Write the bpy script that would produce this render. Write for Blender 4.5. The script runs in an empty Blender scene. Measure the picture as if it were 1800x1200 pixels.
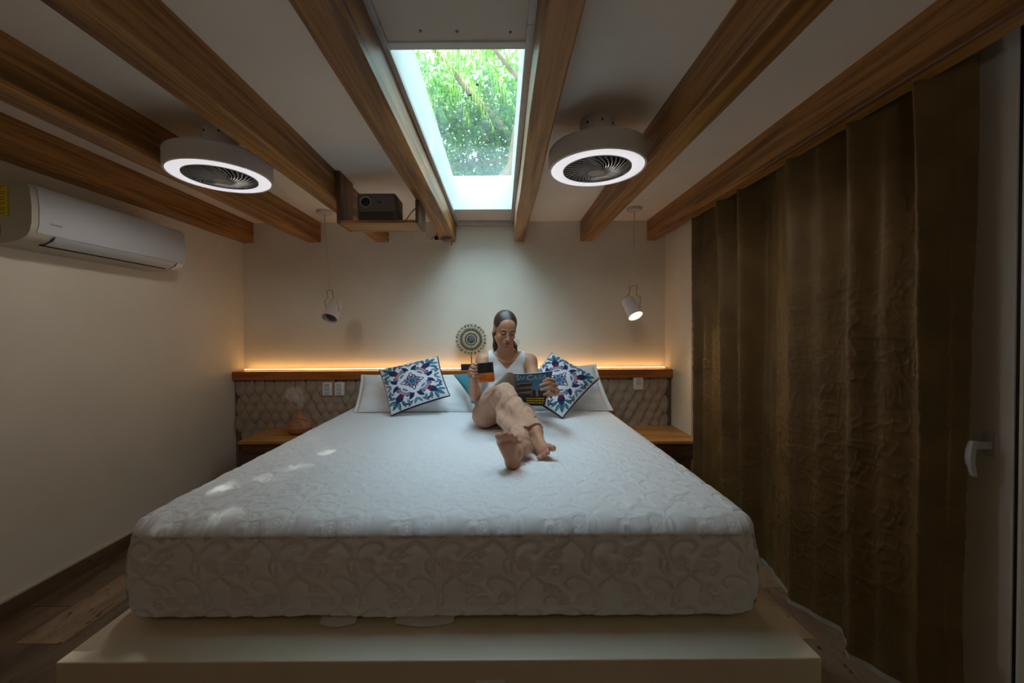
import bpy, bmesh, math, random
import numpy as np
from mathutils import Vector, Matrix, Euler, kdtree, noise

SC = bpy.context.scene
COL = SC.collection
R = math.radians
CZ = 1.24           # height of the camera above the floor
random.seed(7)
rng = np.random.default_rng(7)

# ------------------------------------------------------------------ camera
cam = bpy.data.cameras.new('camera')
cam.lens = 14.0; cam.sensor_width = 36.0; cam.sensor_fit = 'HORIZONTAL'
cam.shift_x = 19 / 1800.0; cam.shift_y = -6 / 1800.0
cam.clip_start = 0.02; cam.clip_end = 200
camo = bpy.data.objects.new('camera', cam); COL.objects.link(camo)
camo.location = (0, 0, CZ)
camo.rotation_mode = 'QUATERNION'
camo.rotation_quaternion = (Euler((R(90 - 0.9), 0, 0)).to_matrix() @ Euler((0, 0, R(-0.35))).to_matrix()).to_quaternion()
SC.camera = camo

# ------------------------------------------------------------------ world: bright hazy daylight
w = bpy.data.worlds.new('world'); SC.world = w; w.use_nodes = True
nt = w.node_tree
bg = nt.nodes['Background']
bg.inputs['Color'].default_value = (0.62, 0.84, 1.0, 1)
bg.inputs['Strength'].default_value = 1.7

sun = bpy.data.lights.new('sun', 'SUN'); sun.energy = 6.0; sun.angle = R(0.6); sun.color = (1, 0.96, 0.88)
suno = bpy.data.objects.new('sun', sun); COL.objects.link(suno)
suno.rotation_mode = 'QUATERNION'
suno.rotation_quaternion = Vector((-0.85, -0.55, -1.65)).to_track_quat('-Z', 'Y')
suno.location = (3, 4, 8)

# added wide sun lamp, boosting the sky's light through the skylight
glow = bpy.data.lights.new('overhead_sky_fill', 'SUN'); glow.energy = 6.9; glow.angle = R(84); glow.color = (0.57, 0.81, 1.0)
glowo = bpy.data.objects.new('overhead_sky_fill', glow); COL.objects.link(glowo)
glowo.rotation_mode = 'QUATERNION'; glowo.rotation_quaternion = Vector((0.0, 0.34, -1.0)).to_track_quat('-Z', 'Y'); glowo.location = (0, 0, 9)

def area(name, loc, size, size_y, power, color, direction):
    l = bpy.data.lights.new(name, 'AREA'); l.shape = 'RECTANGLE'; l.size = size; l.size_y = size_y
    l.energy = power; l.color = color
    o = bpy.data.objects.new(name, l); COL.objects.link(o); o.location = loc
    o.rotation_mode = 'QUATERNION'; o.rotation_quaternion = Vector(direction).to_track_quat('-Z', 'Y')
    return o
# added area light to brighten the neighbouring room, no fixture
area('neighbour_room_fill', (3.4, 1.6, 2.12), 0.8, 0.8, 8, (0.86, 0.95, 1.0), (0, 0, -1))

# added warm fill, unseen behind the camera, to brighten the ceiling
area('rear_ceiling_fill', (-0.4, -1.2, 1.55), 0.5, 0.12, 3.0, (1.0, 0.80, 0.58), (0, 0.25, 1))

SC.view_settings.view_transform = 'Standard'
SC.view_settings.look = 'None'
SC.view_settings.exposure = 0.88
SC.view_settings.gamma = 1.0
SC.view_settings.use_curve_mapping = False
SC.cycles.use_denoising = True
SC.cycles.max_bounces = 14
SC.cycles.volume_bounces = 2
SC.cycles.diffuse_bounces = 9
SC.cycles.transparent_max_bounces = 16
SC.cycles.sample_clamp_indirect = 4.0

# ------------------------------------------------------------------ helpers
def tag(o, label=None, cat=None, group=None, kind=None):
    if label: o['label'] = label
    if cat: o['category'] = cat
    if group: o['group'] = group
    if kind: o['kind'] = kind
    return o

def empty(name, loc=(0, 0, 0), rz=0.0):
    o = bpy.data.objects.new(name, None); COL.objects.link(o)
    o.location = loc; o.rotation_euler = (0, 0, rz); o.empty_display_size = 0.05
    return o

def thing(name, label, cat, loc=(0, 0, 0), group=None, rz=0.0):
    return tag(empty(name, loc, rz), label, cat, group)

def attach(o, parent, world=True):
    """parent; geometry given in world coordinates keeps its place when world=True"""
    if parent is not None:
        o.parent = parent
        if world:
            p, m = parent, Matrix.Identity(4)
            chain = []
            while p is not None:
                chain.append(p); p = p.parent
            for q in reversed(chain):
                m = m @ q.matrix_parent_inverse @ Matrix.LocRotScale(q.location, q.rotation_euler, q.scale)
            o.matrix_parent_inverse = m.inverted()
    return o

def link(name, me, mat=None, parent=None, world=True, smooth=False):
    o = bpy.data.objects.new(name, me); COL.objects.link(o)
    if mat is not None:
        me.materials.clear(); me.materials.append(mat)
    if smooth:
        me.polygons.foreach_set('use_smooth', [True] * len(me.polygons))
    attach(o, parent, world)
    return o

def build(name, bm, mat=None, parent=None, world=True, smooth=False, bevel=0.0, seg=2, auto=None):
    if bevel > 0:
        bmesh.ops.bevel(bm, geom=[e for e in bm.edges], offset=bevel, segments=seg, profile=0.5, affect='EDGES', clamp_overlap=True)
    bmesh.ops.recalc_face_normals(bm, faces=bm.faces)
    me = bpy.data.meshes.new(name); bm.to_mesh(me); bm.free()
    o = link(name, me, mat, parent, world, smooth or auto is not None)
    if auto is not None:
        try: me.set_sharp_from_angle(angle=R(auto))
        except Exception: pass
    return o

def box(bm, x0, x1, y0, y1, z0, z1, m=None):
    vs = [bm.verts.new(p) for p in [(x0, y0, z0), (x1, y0, z0), (x1, y1, z0), (x0, y1, z0), (x0, y0, z1), (x1, y0, z1), (x1, y1, z1), (x0, y1, z1)]]
    if m is not None:
        for v in vs: v.co = m @ v.co
    for f in [(0, 3, 2, 1), (4, 5, 6, 7), (0, 1, 5, 4), (1, 2, 6, 5), (2, 3, 7, 6), (3, 0, 4, 7)]:
        bm.faces.new([vs[i] for i in f])
    return vs

def boxo(name, b, mat, parent=None, bevel=0.0, **k):
    bm = bmesh.new(); box(bm, *b)
    return build(name, bm, mat, parent, bevel=bevel, **k)

def tube(bm, pts, r, n=8, closed=False, caps=True):
    pts = [Vector(p) for p in pts]
    rs = r if isinstance(r, (list, tuple)) else [r] * len(pts)
    rings = []
    up = Vector((0.13, 0.31, 0.94)).normalized()
    prev = None
    N = len(pts)
    for i, p in enumerate(pts):
        if closed: t = pts[(i + 1) % N] - pts[i - 1]
        else: t = pts[min(i + 1, N - 1)] - pts[max(i - 1, 0)]
        if t.length < 1e-9: t = Vector((0, 0, 1))
        t.normalize()
        a = prev if prev is not None else (up if abs(t.dot(up)) < 0.95 else Vector((1, 0, 0)))
        a = (a - t * a.dot(t)).normalized(); prev = a
        b = t.cross(a)
        rings.append([bm.verts.new(p + (a * math.cos(2 * math.pi * k / n) + b * math.sin(2 * math.pi * k / n)) * rs[i]) for k in range(n)])
    m = N if closed else N - 1
    for i in range(m):
        A, B = rings[i], rings[(i + 1) % N]
        for k in range(n):
            bm.faces.new((A[k], A[(k + 1) % n], B[(k + 1) % n], B[k]))
    if caps and not closed:
        bm.faces.new(rings[0][::-1]); bm.faces.new(rings[-1])

def lathe(bm, prof, n=32, m=None, axis='Z'):
    """prof: (r, z) pairs, bottom to top; r=0 closes to a point"""
    rings = []
    for r, z in prof:
        if r <= 1e-6:
            rings.append([bm.verts.new((0, 0, z))])
        else:
            rings.append([bm.verts.new((r * math.cos(2 * math.pi * k / n), r * math.sin(2 * math.pi * k / n), z)) for k in range(n)])
    for A, B in zip(rings[:-1], rings[1:]):
        for k in range(n):
            a0, a1 = A[k % len(A)], A[(k + 1) % len(A)]
            b0, b1 = B[k % len(B)], B[(k + 1) % len(B)]
            f = [a0]
            if a1 is not a0: f.append(a1)
            if b1 is not b0: f.append(b1)
            f.append(b0)
            if len(set(f)) >= 3:
                try: bm.faces.new(f)
                except ValueError: pass
    if m is not None:
        for ring in rings:
            for v in ring: v.co = m @ v.co
    return rings

def place(p, direction, roll_ref=(0, 0, 1)):
    """matrix: local Z along direction, origin at p"""
    q = Vector(direction).to_track_quat('Z', 'Y')
    return Matrix.Translation(Vector(p)) @ q.to_matrix().to_4x4()

def copy_tree(o, parent=None):
    c = o.copy(); COL.objects.link(c)
    if parent is not None:
        c.parent = parent; c.matrix_parent_inverse = o.matrix_parent_inverse.copy()
    for ch in list(o.children): copy_tree(ch, c)
    return c

def at(px, py, Y):
    """a point of the room from its direction and its distance into the room"""
    return Vector(((px - 881) * Y / 700.0, Y, CZ + (583 - py) * Y / 700.0))

# ------------------------------------------------------------------ materials
def new_mat(name):
    m = bpy.data.materials.new(name); m.use_nodes = True
    t = m.node_tree; t.nodes.clear()
    out = t.nodes.new('ShaderNodeOutputMaterial'); b = t.nodes.new('ShaderNodeBsdfPrincipled')
    t.links.new(b.outputs[0], out.inputs[0])
    return m, t, b, out

def N(t, kind, **kw):
    n = t.nodes.new('ShaderNode' + kind)
    for k, v in kw.items():
        if k in n.inputs: n.inputs[k].default_value = v
        else: setattr(n, k, v)
    return n

def ramp(t, stops):
    r = t.nodes.new('ShaderNodeValToRGB'); e = r.color_ramp.elements
    while len(e) < len(stops): e.new(0.5)
    for i, (p, c) in enumerate(stops):
        e[i].position = p; e[i].color = (c[0], c[1], c[2], 1)
    return r

def plain(name, col, rough=0.6, metal=0.0, var=0.0, scale=8.0, bump=0.0, bscale=60.0, spec=0.5, emit=None, estr=0.0, sheen=0.0, trans=0.0, detail=4):
    m, t, b, out = new_mat(name)
    b.inputs['Roughness'].default_value = rough; b.inputs['Metallic'].default_value = metal
    b.inputs['Base Color'].default_value = (*col, 1)
    b.inputs['Specular IOR Level'].default_value = spec
    if sheen: b.inputs['Sheen Weight'].default_value = sheen
    if trans: b.inputs['Transmission Weight'].default_value = trans
    tc = N(t, 'TexCoord')
    if var > 0:
        n = N(t, 'TexNoise', Scale=scale, Detail=detail); t.links.new(tc.outputs['Object'], n.inputs['Vector'])
        r = ramp(t, [(0.3, tuple(c * (1 - var) for c in col)), (0.7, tuple(min(1, c * (1 + var)) for c in col))])
        t.links.new(n.outputs['Fac'], r.inputs[0]); t.links.new(r.outputs[0], b.inputs['Base Color'])
    if bump > 0:
        n2 = N(t, 'TexNoise', Scale=bscale, Detail=3.0); t.links.new(tc.outputs['Object'], n2.inputs['Vector'])
        bp = N(t, 'Bump', Strength=bump, Distance=0.002); t.links.new(n2.outputs['Fac'], bp.inputs['Height'])
        t.links.new(bp.outputs[0], b.inputs['Normal'])
    if emit:
        b.inputs['Emission Color'].default_value = (*emit, 1); b.inputs['Emission Strength'].default_value = estr
    return m

def wood(name, light, mid, dark, axis=1, scale=1.0, rough=0.45, knots=True):
    m, t, b, out = new_mat(name)
    tc = N(t, 'TexCoord'); oi = N(t, 'ObjectInfo')
    add = N(t, 'VectorMath', operation='ADD'); mul = N(t, 'VectorMath', operation='SCALE'); mul.inputs['Scale'].default_value = 17.3
    comb = N(t, 'CombineXYZ')
    for i in range(3): t.links.new(oi.outputs['Random'], comb.inputs[i])
    t.links.new(comb.outputs[0], mul.inputs[0]); t.links.new(tc.outputs['Object'], add.inputs[0]); t.links.new(mul.outputs[0], add.inputs[1])
    s = [48.0 * scale] * 3; s[axis] = 1.3 * scale
    mp = N(t, 'Mapping'); mp.inputs['Scale'].default_value = s; t.links.new(add.outputs[0], mp.inputs['Vector'])
    n1 = N(t, 'TexNoise', Scale=1.0, Detail=6.0, Roughness=0.62, Distortion=0.9); t.links.new(mp.outputs[0], n1.inputs['Vector'])
    s2 = [13.0 * scale] * 3; s2[axis] = 0.7 * scale
    mp2 = N(t, 'Mapping'); mp2.inputs['Scale'].default_value = s2; t.links.new(add.outputs[0], mp2.inputs['Vector'])
    n2 = N(t, 'TexNoise', Scale=1.0, Detail=3.0, Distortion=1.6); t.links.new(mp2.outputs[0], n2.inputs['Vector'])
    mx = N(t, 'Math', operation='MULTIPLY_ADD'); mx.inputs[1].default_value = 0.55
    m2 = N(t, 'Math', operation='MULTIPLY'); m2.inputs[1].default_value = 0.5
    t.links.new(n2.outputs['Fac'], m2.inputs[0]); t.links.new(n1.outputs['Fac'], mx.inputs[0]); t.links.new(m2.outputs[0], mx.inputs[2])
    r = ramp(t, [(0.38, dark), (0.47, mid), (0.56, light), (0.66, tuple(c * 1.15 for c in light))])
    t.links.new(mx.outputs[0], r.inputs[0]); t.links.new(r.outputs[0], b.inputs['Base Color'])
    b.inputs['Roughness'].default_value = rough
    bp = N(t, 'Bump', Strength=0.25, Distance=0.002); t.links.new(n1.outputs['Fac'], bp.inputs['Height']); t.links.new(bp.outputs[0], b.inputs['Normal'])
    return m

def vcol_mat(name, attr='print', rough=0.8, bump=0.0, bscale=300.0, sheen=0.0, spec=0.3):
    m, t, b, out = new_mat(name)
    a = N(t, 'Attribute', attribute_name=attr); t.links.new(a.outputs['Color'], b.inputs['Base Color'])
    b.inputs['Roughness'].default_value = rough; b.inputs['Specular IOR Level'].default_value = spec
    if sheen: b.inputs['Sheen Weight'].default_value = sheen
    if bump:
        tc = N(t, 'TexCoord'); n = N(t, 'TexNoise', Scale=bscale, Detail=2.0); t.links.new(tc.outputs['Object'], n.inputs['Vector'])
        bp = N(t, 'Bump', Strength=bump, Distance=0.001); t.links.new(n.outputs['Fac'], bp.inputs['Height']); t.links.new(bp.outputs[0], b.inputs['Normal'])
    return m

M = {}
M['wall'] = plain('wall_paint', (0.78, 0.715, 0.60), 0.75, var=0.04, scale=3, bump=0.15, bscale=90)
M['ceiling'] = plain('ceiling_plaster', (0.82, 0.73, 0.62), 0.8, var=0.05, scale=2.2, bump=0.15, bscale=70)
M['beam'] = wood('beam_timber', (0.38, 0.175, 0.043), (0.215, 0.086, 0.017), (0.115, 0.044, 0.010), axis=1, scale=1.0)
M['walnut'] = wood('box_timber', (0.16, 0.085, 0.035), (0.09, 0.045, 0.018), (0.03, 0.014, 0.006), axis=2, scale=2.0)
M['shelfwood'] = wood('shelf_timber', (0.40, 0.20, 0.07), (0.26, 0.12, 0.04), (0.12, 0.05, 0.016), axis=0, scale=1.6)
M['ledge'] = wood('ledge_timber', (0.40, 0.13, 0.03), (0.30, 0.085, 0.018), (0.15, 0.04, 0.010), axis=0, scale=1.1, rough=0.32)
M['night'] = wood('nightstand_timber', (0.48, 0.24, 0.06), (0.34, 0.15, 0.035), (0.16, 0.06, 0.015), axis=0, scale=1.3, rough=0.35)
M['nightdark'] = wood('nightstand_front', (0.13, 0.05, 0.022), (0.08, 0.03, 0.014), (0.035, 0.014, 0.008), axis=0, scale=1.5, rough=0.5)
M['white'] = plain('white_paint', (0.80, 0.80, 0.78), 0.45)
M['shaft'] = plain('skylight_white', (0.66, 0.68, 0.67), 0.55)
M['channel'] = plain('channel_metal', (0.44, 0.43, 0.42), 0.45, metal=0.35, var=0.08, scale=20)
M['infill'] = plain('infill_board', (0.58, 0.53, 0.46), 0.7, var=0.05, scale=6)
M['platform'] = plain('platform_plaster', (0.70, 0.63, 0.49), 0.42, var=0.05, scale=4, bump=0.1, bscale=40)
M['quilt'] = plain('quilt_cotton', (0.80, 0.82, 0.84), 0.85, bump=0.25, bscale=450, sheen=0.15, spec=0.2)
M['pillow'] = plain('pillow_cotton', (0.80, 0.81, 0.82), 0.85, bump=0.25, bscale=220, sheen=0.15, spec=0.2)
M['black'] = plain('black_plastic', (0.015, 0.014, 0.014), 0.35)
M['grey'] = plain('grey_plastic', (0.15, 0.135, 0.125), 0.38)
M['greydark'] = plain('dark_grey_plastic', (0.06, 0.055, 0.052), 0.4)
M['fanbody'] = plain('fan_body', (0.66, 0.63, 0.60), 0.5)
M['fanrib'] = plain('fan_rib', (0.42, 0.41, 0.40), 0.35)
M['fanbowl'] = plain('fan_bowl', (0.30, 0.30, 0.30), 0.5)
M['glow'] = plain('led_ring', (0.8, 0.8, 0.8), 0.5, emit=(0.93, 0.90, 0.95), estr=0.38)
M['led'] = plain('led_strip', (0.9, 0.7, 0.4), 0.5, emit=(1.0, 0.52, 0.16), estr=7.0)
M['brass'] = plain('brass', (0.50, 0.33, 0.14), 0.35, metal=0.9)
M['lampwhite'] = plain('lamp_enamel', (0.62, 0.56, 0.54), 0.4)
M['cable'] = plain('cable_white', (0.55, 0.50, 0.45), 0.6)
M['bulb_off'] = plain('bulb_off', (0.05, 0.045, 0.04), 0.12)
M['bulb_on'] = plain('bulb_on', (0.9, 0.9, 0.5), 0.4, emit=(0.95, 0.92, 0.30), estr=1.6)
M['stone'] = plain('carved_stone', (0.37, 0.295, 0.225), 0.85, var=0.16, scale=14, bump=0.5, bscale=110)
M['grout'] = plain('stone_backing', (0.17, 0.125, 0.09), 0.9, var=0.2, scale=30)
M['ac'] = plain('ac_plastic', (0.52, 0.53, 0.55), 0.35)
M['acend'] = plain('ac_end_plastic', (0.48, 0.44, 0.36), 0.5)
M['yellow'] = plain('sticker_yellow', (0.72, 0.55, 0.02), 0.6)
M['steelframe'] = plain('door_frame_white', (0.78, 0.76, 0.71), 0.45)
M['gap'] = plain('gasket_black', (0.006, 0.006, 0.006), 0.7)
M['terracotta'] = wood('diffuser_wood', (0.46, 0.20, 0.10), (0.38, 0.15, 0.07), (0.22, 0.08, 0.04), axis=0, scale=0.8, rough=0.5)
M['leafbark'] = plain('bark', (0.20, 0.13, 0.075), 0.9, var=0.3, scale=9)

# travertine tiles
def travertine(name, c1, c2, pits=True):
    m, t, b, out = new_mat(name)
    tc = N(t, 'TexCoord'); oi = N(t, 'ObjectInfo')
    comb = N(t, 'CombineXYZ'); mul = N(t, 'Math', operation='MULTIPLY'); mul.inputs[1].default_value = 9.0
    t.links.new(oi.outputs['Random'], mul.inputs[0]); t.links.new(mul.outputs[0], comb.inputs[2])
    add = N(t, 'VectorMath', operation='ADD'); t.links.new(tc.outputs['Object'], add.inputs[0]); t.links.new(comb.outputs[0], add.inputs[1])
    mp = N(t, 'Mapping'); mp.inputs['Scale'].default_value = (9, 2.2, 9); t.links.new(add.outputs[0], mp.inputs[0])
    n = N(t, 'TexNoise', Scale=1.0, Detail=7.0, Roughness=0.65, Distortion=0.6); t.links.new(mp.outputs[0], n.inputs['Vector'])
    r = ramp(t, [(0.32, c1), (0.62, c2)]); t.links.new(n.outputs['Fac'], r.inputs[0])
    hs = N(t, 'HueSaturation'); mr = N(t, 'MapRange'); mr.inputs['To Min'].default_value = 0.5; mr.inputs['To Max'].default_value = 1.2
    wn = N(t, 'TexWhiteNoise'); wn.noise_dimensions = '1D'; t.links.new(oi.outputs['Random'], wn.inputs['W'])
    t.links.new(wn.outputs['Value'], mr.inputs['Value']); t.links.new(mr.outputs[0], hs.inputs['Value']); t.links.new(r.outputs[0], hs.inputs['Color'])
    src = hs.outputs['Color']
    if pits:
        mp2 = N(t, 'Mapping'); mp2.inputs['Scale'].default_value = (60, 26, 60); t.links.new(add.outputs[0], mp2.inputs[0])
        v = N(t, 'TexNoise', Scale=1.0, Detail=2.0); t.links.new(mp2.outputs[0], v.inputs['Vector'])
        r2 = ramp(t, [(0.30, (0, 0, 0)), (0.34, (1, 1, 1))]); t.links.new(v.outputs['Fac'], r2.inputs[0])
        mx = N(t, 'Mix', data_type='RGBA'); t.links.new(r2.outputs[0], mx.inputs[0]); mx.inputs[6].default_value = (0.06, 0.035, 0.02, 1)
        t.links.new(src, mx.inputs[7]); src = mx.outputs[2]
        bp = N(t, 'Bump', Strength=0.4, Distance=0.002); t.links.new(r2.outputs[0], bp.inputs['Height']); t.links.new(bp.outputs[0], b.inputs['Normal'])
    t.links.new(src, b.inputs['Base Color']); b.inputs['Roughness'].default_value = 0.4
    return m
M['tile'] = travertine('travertine', (0.16, 0.092, 0.05), (0.33, 0.225, 0.14))
M['base'] = travertine('baseboard_travertine', (0.14, 0.08, 0.045), (0.26, 0.16, 0.10))
M['paving'] = travertine('paving_stone', (0.10, 0.08, 0.05), (0.22, 0.18, 0.12), pits=False)
M['pavegrout'] = plain('pale_grout', (0.38, 0.36, 0.30), 0.9)

# glass panes: mostly clear, faint reflection and dust
def pane_mat(name, haze=0.08, tint=(0.97, 1.0, 0.98), rough=0.02, dirt=True):
    m, t, b, out = new_mat(name)
    t.nodes.remove(b)
    tr = N(t, 'BsdfTransparent', Color=(*tint, 1)); gl = N(t, 'BsdfGlossy', Roughness=rough); df = N(t, 'BsdfTranslucent', Color=(0.85, 0.9, 0.9, 1))
    lw = N(t, 'LayerWeight', Blend=0.5); pw = N(t, 'Math', operation='POWER'); pw.inputs[1].default_value = 5.0
    fr = N(t, 'Math', operation='MULTIPLY_ADD'); fr.inputs[1].default_value = 0.8; fr.inputs[2].default_value = 0.04
    t.links.new(lw.outputs['Facing'], pw.inputs[0]); t.links.new(pw.outputs[0], fr.inputs[0])
    m1 = N(t, 'MixShader'); t.links.new(fr.outputs[0], m1.inputs[0]); t.links.new(tr.outputs[0], m1.inputs[1]); t.links.new(gl.outputs[0], m1.inputs[2])
    m2 = N(t, 'MixShader'); t.links.new(m1.outputs[0], m2.inputs[1]); t.links.new(df.outputs[0], m2.inputs[2])
    if dirt:
        tc = N(t, 'TexCoord'); mp = N(t, 'Mapping'); mp.inputs['Scale'].default_value = (9, 1.4, 1); t.links.new(tc.outputs['Object'], mp.inputs[0])
        n = N(t, 'TexNoise', Scale=1.6, Detail=6.0, Distortion=0.7); t.links.new(mp.outputs[0], n.inputs['Vector'])
        mr = N(t, 'MapRange'); mr.inputs['From Min'].default_value = 0.45; mr.inputs['From Max'].default_value = 0.75; mr.inputs['To Min'].default_value = 0.01; mr.inputs['To Max'].default_value = haze
        t.links.new(n.outputs['Fac'], mr.inputs['Value']); t.links.new(mr.outputs[0], m2.inputs[0])
    else: m2.inputs[0].default_value = haze
    t.links.new(m2.outputs[0], out.inputs[0])
    return m
M['skyglass'] = pane_mat('skylight_glass', 0.03)
M['doorglass'] = pane_mat('door_glass', 0.01, dirt=False)

def leaf_mat(name, c1, c2):
    m, t, b, out = new_mat(name)
    oi = N(t, 'TexCoord'); n = N(t, 'TexNoise', Scale=2.5, Detail=3.0); t.links.new(oi.outputs['Object'], n.inputs['Vector'])
    r = ramp(t, [(0.35, c1), (0.65, c2)]); t.links.new(n.outputs['Fac'], r.inputs[0]); t.links.new(r.outputs[0], b.inputs['Base Color'])
    b.inputs['Roughness'].default_value = 0.55
    tl = N(t, 'BsdfTranslucent'); t.links.new(r.outputs[0], tl.inputs['Color'])
    mx = N(t, 'MixShader'); mx.inputs[0].default_value = 0.45
    t.links.new(b.outputs[0], mx.inputs[1]); t.links.new(tl.outputs[0], mx.inputs[2]); t.links.new(mx.outputs[0], out.inputs[0])
    return m
M['leafA'] = leaf_mat('leaf_bright', (0.05, 0.20, 0.012), (0.20, 0.46, 0.03))
M['leafB'] = leaf_mat('leaf_deep', (0.02, 0.09, 0.02), (0.08, 0.26, 0.04))
M['palm'] = leaf_mat('palm_leaf', (0.14, 0.36, 0.02), (0.38, 0.60, 0.05))

# ------------------------------------------------------------------ the room
XL, XR, YB, YF = -2.175, 1.385, 3.367, -2.1
ZC = CZ + 0.928       # ceiling
ZB = CZ + 0.76        # underside of the beams
ZG = CZ + 1.156       # skylight glass
OX0, OX1, OY0, OY1 = -0.355, 0.085, 1.306, 3.02   # skylight opening

def struct(o):
    o['kind'] = 'structure'; return o

struct(boxo('wall_back', (XL - 0.2, XR + 0.2, YB, YB + 0.2, -0.1, ZC + 0.3), M['wall']))
struct(boxo('wall_left', (XL - 0.2, XL, YF - 0.2, YB, -0.1, ZC + 0.3), M['wall']))
bm = bmesh.new()
box(bm, XR, XR + 0.2, 2.9, YB, -0.1, ZC + 0.3)
box(bm, XR, XR + 0.2, YF, 0.2, -0.1, ZC + 0.3)
box(bm, XR, XR + 0.2, 0.2, 2.9, 2.145, ZC + 0.3)
struct(build('wall_right', bm, M['wall']))
bm = bmesh.new()   # the wall behind the camera, with the entrance doorway
box(bm, XL, -1.2, YF - 0.2, YF, -0.1, ZC + 0.3); box(bm, 0.0, XR, YF - 0.2, YF, -0.1, ZC + 0.3); box(bm, -1.2, 0.0, YF - 0.2, YF, 2.0, ZC + 0.3)
struct(build('wall_front', bm, M['nightdark']))
boxo('door_2', (-1.2, 0.0, YF - 0.16, YF - 0.11, 0, 2.0), M['white'])['kind'] = 'structure'

bm = bmesh.new()
g_ = 0.0205
box(bm, XL, OX0 - g_, YF, YB, ZC, ZC + 0.12); box(bm, OX1 + g_, XR + 0.2, YF, YB, ZC, ZC + 0.12)
box(bm, OX0 - g_, OX1 + g_, YF, OY0 - g_, ZC, ZC + 0.12); box(bm, OX0 - g_, OX1 + g_, OY1 + g_, YB, ZC, ZC + 0.12)
struct(build('ceiling', bm, M['ceiling']))

# skylight: shaft, frame lips, glass
bm = bmesh.new()
t_ = 0.02
box(bm, OX0 - t_, OX0, OY0 - t_, OY1 + t_, ZC - 0.004, ZG + 0.02); box(bm, OX1, OX1 + t_, OY0 - t_, OY1 + t_, ZC - 0.004, ZG + 0.02)
box(bm, OX0, OX1, OY0 - t_, OY0, ZC - 0.004, ZG + 0.02); box(bm, OX0, OX1, OY1, OY1 + t_, ZC - 0.004, ZG + 0.02)
w1 = struct(build('window_1', bm, M['shaft']))
boxo('pane', (OX0, OX1, OY0, OY1, ZG, ZG + 0.006), M['skyglass'], w1)
boxo('frame_lip', (OX0 - 0.015, OX1 + 0.015, OY0 - 0.03, OY0 + 0.002, ZC - 0.012, ZC), M['shaft'], w1, bevel=0.002)
for ly in (1.52, 1.60):   # little holes / flies on the pane
    boxo('fly', (-0.11 if ly < 1.55 else -0.15, -0.098 if ly < 1.55 else -0.138, ly + 0.35, ly + 0.362, ZG - 0.005, ZG), M['black'], w1)

tr1 = struct(boxo('trim_1', (-0.372, OX1 + 0.024, YF, OY0 - 0.03, ZC - 0.006, ZC), M['infill']))
for sx, sy in ((-0.241, 1.233), (-0.13, 1.236), (0.034, 1.24)):
    bm = bmesh.new(); lathe(bm, [(0, -0.004), (0.004, -0.003), (0.005, 0)], 10, Matrix.Translation((sx, sy, ZC - 0.006)))
    build('screw', bm, M['grey'], tr1)
tr2 = struct(boxo('trim_2', (OX0, OX1, OY1 + 0.02, YB, ZC - 0.01, ZC), M['infill']))
boxo('end_channel', (-0.36, 0.10, YB - 0.075, YB - 0.012, CZ + 0.892, ZC), M['channel'], tr2, bevel=0.003)
for nm, x0, x1 in (('trim_3', -0.373, -0.352), ('trim_4', 0.082, 0.108)):
    o = struct(boxo(nm, (x0, x1, 1.192, YB - 0.001, ZC - 0.022, ZC), M['channel'], bevel=0.002))
    boxo('channel_length', (x0 + 0.001, x1 - 0.001, YF, 1.186, ZC - 0.026, ZC), M['channel'], o, bevel=0.002)

# ceiling beams
beams = [(-2.174, -2.078, 'timber ceiling beam running along the left wall, above the air conditioner'),
         (-1.625, -1.515, 'timber ceiling beam left of the left round fan, second from the left wall'),
         (-1.048, -0.940, 'timber ceiling beam right of the left round fan, carrying the projector box'),
         (-0.487, -0.373, 'timber ceiling beam along the left edge of the skylight'),
         (0.108, 0.200, 'timber ceiling beam along the right edge of the skylight'),
         (0.670, 0.778, 'timber ceiling beam right of the right round fan'),
         (1.235, 1.313, 'timber ceiling beam running above the brown curtain')]
for i, (x0, x1, lab) in enumerate(beams):
    bm = bmesh.new()
    ny = 14; cols = []
    for j in range(ny + 1):
        y = YF + (YB - YF) * j / ny
        jx = 0.0025 * math.sin(j * 1.7 + i * 2.1); jz = 0.002 * math.sin(j * 2.3 + i)
        c = 0.005
        prof = [(x0 + jx, ZC), (x0 + jx, ZB + c + jz), (x0 + c + jx, ZB + jz), (x1 - c + jx, ZB + jz), (x1 + jx, ZB + c + jz), (x1 + jx, ZC)]
        cols.append([bm.verts.new((px, y, pz)) for px, pz in prof])
    for a, b in zip(cols[:-1], cols[1:]):
        for k in range(5): bm.faces.new((a[k], a[k + 1], b[k + 1], b[k]))
    bm.faces.new(cols[0]); bm.faces.new(cols[-1][::-1])
    o = build('ceiling_beam', bm, M['beam'])
    tag(o, lab, 'beam', 'timber beams under the ceiling')

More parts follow.
